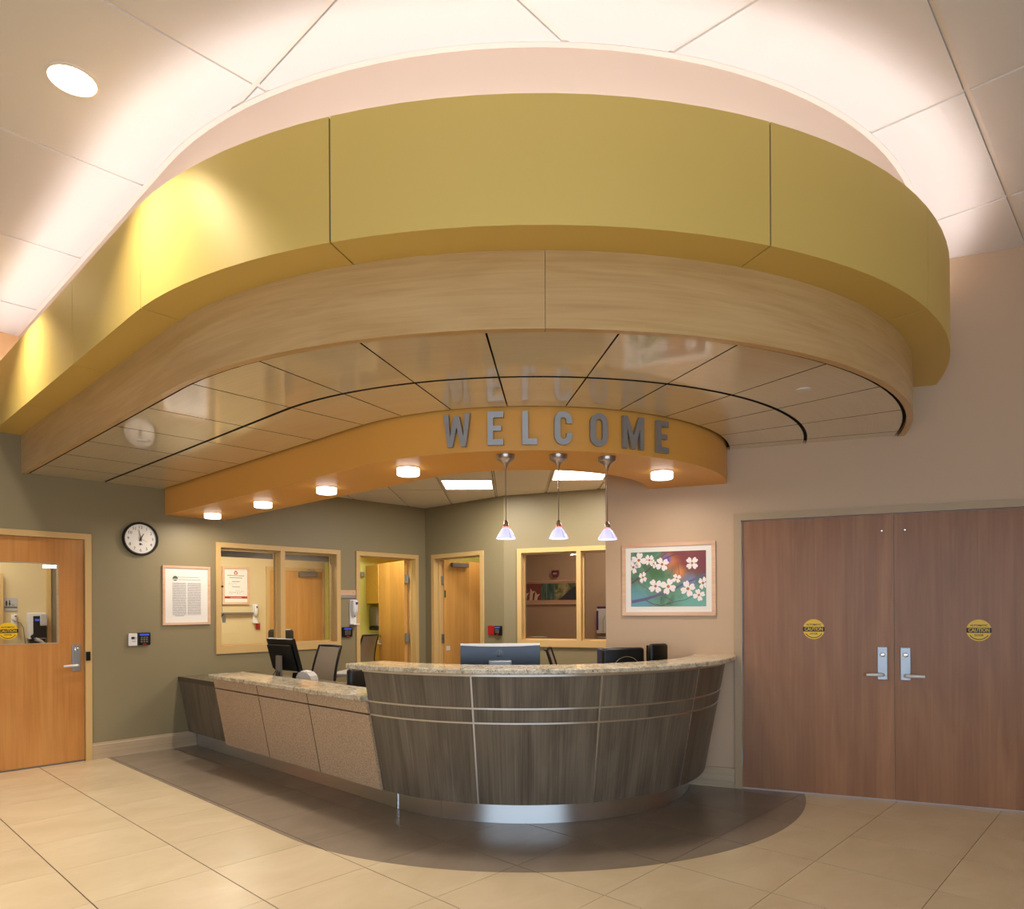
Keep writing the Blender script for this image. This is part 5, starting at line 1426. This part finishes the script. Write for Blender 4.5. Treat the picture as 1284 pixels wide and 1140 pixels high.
c2 = place_copy(lc, FL, 4.63, 0.80, math.radians(118), 'black padded chair behind the mullion of the left window'); c2.scale = (0.9, 0.9, 1.27)

# side desk of the station
t = thing('side_desk', 'pale grey desk standing behind the mesh chair in the station', 'desk', FW, -1.42, 7.75, 0, math.radians(-8))
MB().box(-0.55, 0.42, -0.30, 0.40, 0.71, 0.745, bevel=0.005).obj('top', 'lt_grey', t)
for x_ in (-0.50, 0.34):
    MB().tube([(x_, -0.24, 0.0), (x_, -0.24, 0.70), (x_, 0.32, 0.70), (x_, 0.32, 0.0)], 0.02, 6).obj('leg', 'lt_grey', t)

# ------------------------------------------------------------------ COMPUTERS AND DESK THINGS
t = thing('monitor', 'black flat monitor seen from behind on the low worktop', 'monitor', FW, -2.20, 6.66, 0.745, math.radians(-38))
tl = Matrix.Rotation(math.radians(16), 4, 'X')
b = MB(); b.T = Matrix.Translation((0, 0, 0.25)) @ tl; b.box(-0.21, 0.21, 0.005, 0.045, -0.15, 0.17, bevel=0.006); b.obj('housing', 'black', t)
b = MB(); b.T = Matrix.Translation((0, 0, 0.25)) @ tl; b.box(-0.19, 0.19, -0.022, 0.0045, -0.13, 0.12, bevel=0.012); b.obj('rear_cover', 'black_matte', t)
b = MB(); b.T = Matrix.Translation((0, 0, 0.25)) @ tl; b.box(-0.195, 0.195, 0.0455, 0.047, -0.135, 0.155); b.obj('screen', 'black_gloss', t)
MB().plate([(-0.042, 0.012), (0.042, 0.012), (0.038, 0.26), (-0.038, 0.26)], -0.05, -0.030).obj('stand', 'grey_plastic', t)
MB().box(-0.10, 0.10, -0.10, 0.10, 0.0, 0.012, bevel=0.004).obj('foot', 'grey_plastic', t)
for k_ in range(3):
    MB().tube([(-0.03 + k_ * 0.03, -0.028, 0.14), (-0.04 + k_ * 0.04, -0.075, 0.08), (0.02 + k_ * 0.05, -0.09, 0.018)], 0.004, 6).obj('cable', 'black_matte', t, smooth=50)

t = thing('desk_phone', 'black desk telephone in front of the black monitor', 'phone', FW, -2.05, 6.50, 0.745, math.radians(-38))
b = MB(); b.T = Matrix.Rotation(math.radians(-38), 4, 'X'); b.box(-0.10, 0.10, 0.03, 0.055, 0.03, 0.175, bevel=0.006); b.obj('body', 'black', t)
MB().plate([(-0.09, 0.0), (0.09, 0.0), (0.07, 0.10), (-0.07, 0.10)], 0.045, 0.07).obj('prop', 'black_matte', t)
b = MB(); b.T = Matrix.Rotation(math.radians(-38), 4, 'X'); b.box(-0.09, -0.045, 0.056, 0.085, 0.04, 0.17, bevel=0.01); b.obj('handset', 'black', t)
b = MB(); b.T = Matrix.Rotation(math.radians(-38), 4, 'X'); b.box(-0.02, 0.085, 0.0555, 0.058, 0.12, 0.16); b.obj('display', 'grey_plastic', t)
MB().box(-0.10, 0.10, 0.03, 0.16, 0.0, 0.012, bevel=0.004).obj('base', 'black', t)

t = thing('label_printer', 'pale grey rounded label printer beside the black telephone', 'printer', FW, -1.93, 6.52, 0.745, math.radians(-15))
pr = [(-0.09, 0.0), (0.11, 0.0), (0.11, 0.045), (0.095, 0.085), (0.05, 0.118), (-0.01, 0.130), (-0.06, 0.120), (-0.09, 0.08)]
b = MB(); b.plate(pr, -0.07, 0.07); b.obj('body', 'lt_grey', t)
MB().box(-0.095, -0.0905, -0.05, 0.05, 0.02, 0.06).obj('slot', 'black', t)
MB().plate([(-0.05, 0.122), (0.045, 0.122), (0.04, 0.128), (-0.02, 0.137), (-0.045, 0.132)], -0.045, 0.045).obj('lid', 'white_plastic', t)
MB().box(-0.088, 0.108, -0.0725, -0.0702, 0.012, 0.02).obj('seam', 'grey_plastic', t)
t.scale = (0.78, 0.9, 0.92)

# all-in-one computer behind the high counter
t = thing('computer', 'slate blue computer screen seen from behind, centre of the counter', 'computer', FW, -0.088, 5.12, 0.745, 0)
b = MB(); wv, hv = 0.292, 0.31
pr = [(-wv, 0.10), (wv, 0.10), (wv, 0.425), (wv * 0.5, 0.418), (0, 0.416), (-wv * 0.5, 0.418), (-wv, 0.425)]
b.plate(pr, -0.02, 0.012); b.obj('back_cover', 'slate', t)
b = MB(); b.plate([(-wv, 0.4255), (-wv * 0.5, 0.4185), (0, 0.4165), (wv * 0.5, 0.4185), (wv, 0.4255), (wv, 0.438), (-wv, 0.438)], -0.012, 0.02); b.obj('top_edge', 'white_plastic', t)
MB().box(-wv, wv, 0.0125, 0.020, 0.10, 0.424).obj('screen', 'black_gloss', t)
MB().box(-0.085, 0.085, -0.075, -0.021, 0.0, 0.318, bevel=0.008).obj('stand', 'satin_steel', t)
MB().box(-0.13, 0.13, -0.11, 0.10, 0.0, 0.012, bevel=0.004).obj('foot', 'satin_steel', t)
# round emblem: a dark disc pierced by two slanted strokes
lg = MB().lathe([(0.0, -0.0212), (0.0275, -0.0212), (0.0275, -0.0202), (0.0, -0.0202)], 28, 'Y', (-0.008, 0, 0.366)).obj('emblem', 'black_gloss', t)
for pts in ([(-0.022, -0.016), (-0.017, -0.016), (-0.007, 0.026), (-0.012, 0.026)], [(-0.009, -0.016), (-0.004, -0.016), (0.001, 0.004), (-0.003, 0.010), (-0.012, 0.010), (-0.0132, 0.005), (-0.006, 0.005)],
            [(0.001, -0.026), (0.006, -0.026), (0.015, 0.010), (0.010, 0.010)], [(0.006, -0.015), (0.014, -0.015), (0.021, 0.004), (0.017, 0.010), (0.0155, 0.010), (0.0145, 0.005), (0.016, 0.003), (0.012, -0.010), (0.0075, -0.010)]):
    MB().plate([(q[0] - 0.008, q[1] + 0.366) for q in pts], -0.0216, -0.0213).obj('emblem_stroke', 'slate', lg)
# two black screens at the right
def black_screen(x, y, rz, w, h, label, arc=True):
    t = thing('monitor', label, 'monitor', FW, x, y, 0.745, rz)
    MB().box(-w / 2, w / 2, -0.035, 0.02, 0.09, h, bevel=0.024).obj('rear_cover', 'black', t, smooth=60)
    MB().box(-w / 2 + 0.01, w / 2 - 0.01, 0.0205, 0.03, 0.10, h - 0.012).obj('screen', 'black_gloss', t)
    if arc:
        pts = arc_pts(0.02, 0.20, w * 0.33, 5, 175, 18)
        MB().tube([(p[0], -0.036, p[1] + 0.01) for p in pts], 0.003, 6).obj('silver_arc', 'chrome', t, smooth=50)
    MB().box(-0.04, 0.04, -0.055, -0.036, 0.0, 0.25, bevel=0.006).obj('stand', 'black', t)
    MB().box(-0.11, 0.11, -0.12, 0.09, 0.0, 0.014, bevel=0.005).obj('foot', 'black', t)
black_screen(0.845, 5.33, math.radians(14), 0.345, 0.392, 'black rounded monitor with a silver arc, below the dogwood print')
black_screen(1.145, 5.50, math.radians(38), 0.205, 0.412, 'small black glossy screen at the right, beside the arc monitor', False)
t = thing('binder', 'navy and green binder standing left of the arc monitor', 'binder', FW, 0.735, 5.60, 0.745, math.radians(8))
MB().box(-0.022, 0.050, -0.10, 0.12, 0.0, 0.362, bevel=0.003).obj('cover', 'blue_dark', t)
MB().box(-0.016, 0.012, -0.1012, -0.1002, 0.02, 0.28).obj('spine_label', 'green_card', t)
for k_, z_ in enumerate((0.30, 0.33)): MB().box(0.014, 0.046, -0.1012, -0.1002, z_, z_ + 0.014).obj('spine_mark', 'lt_grey', t)
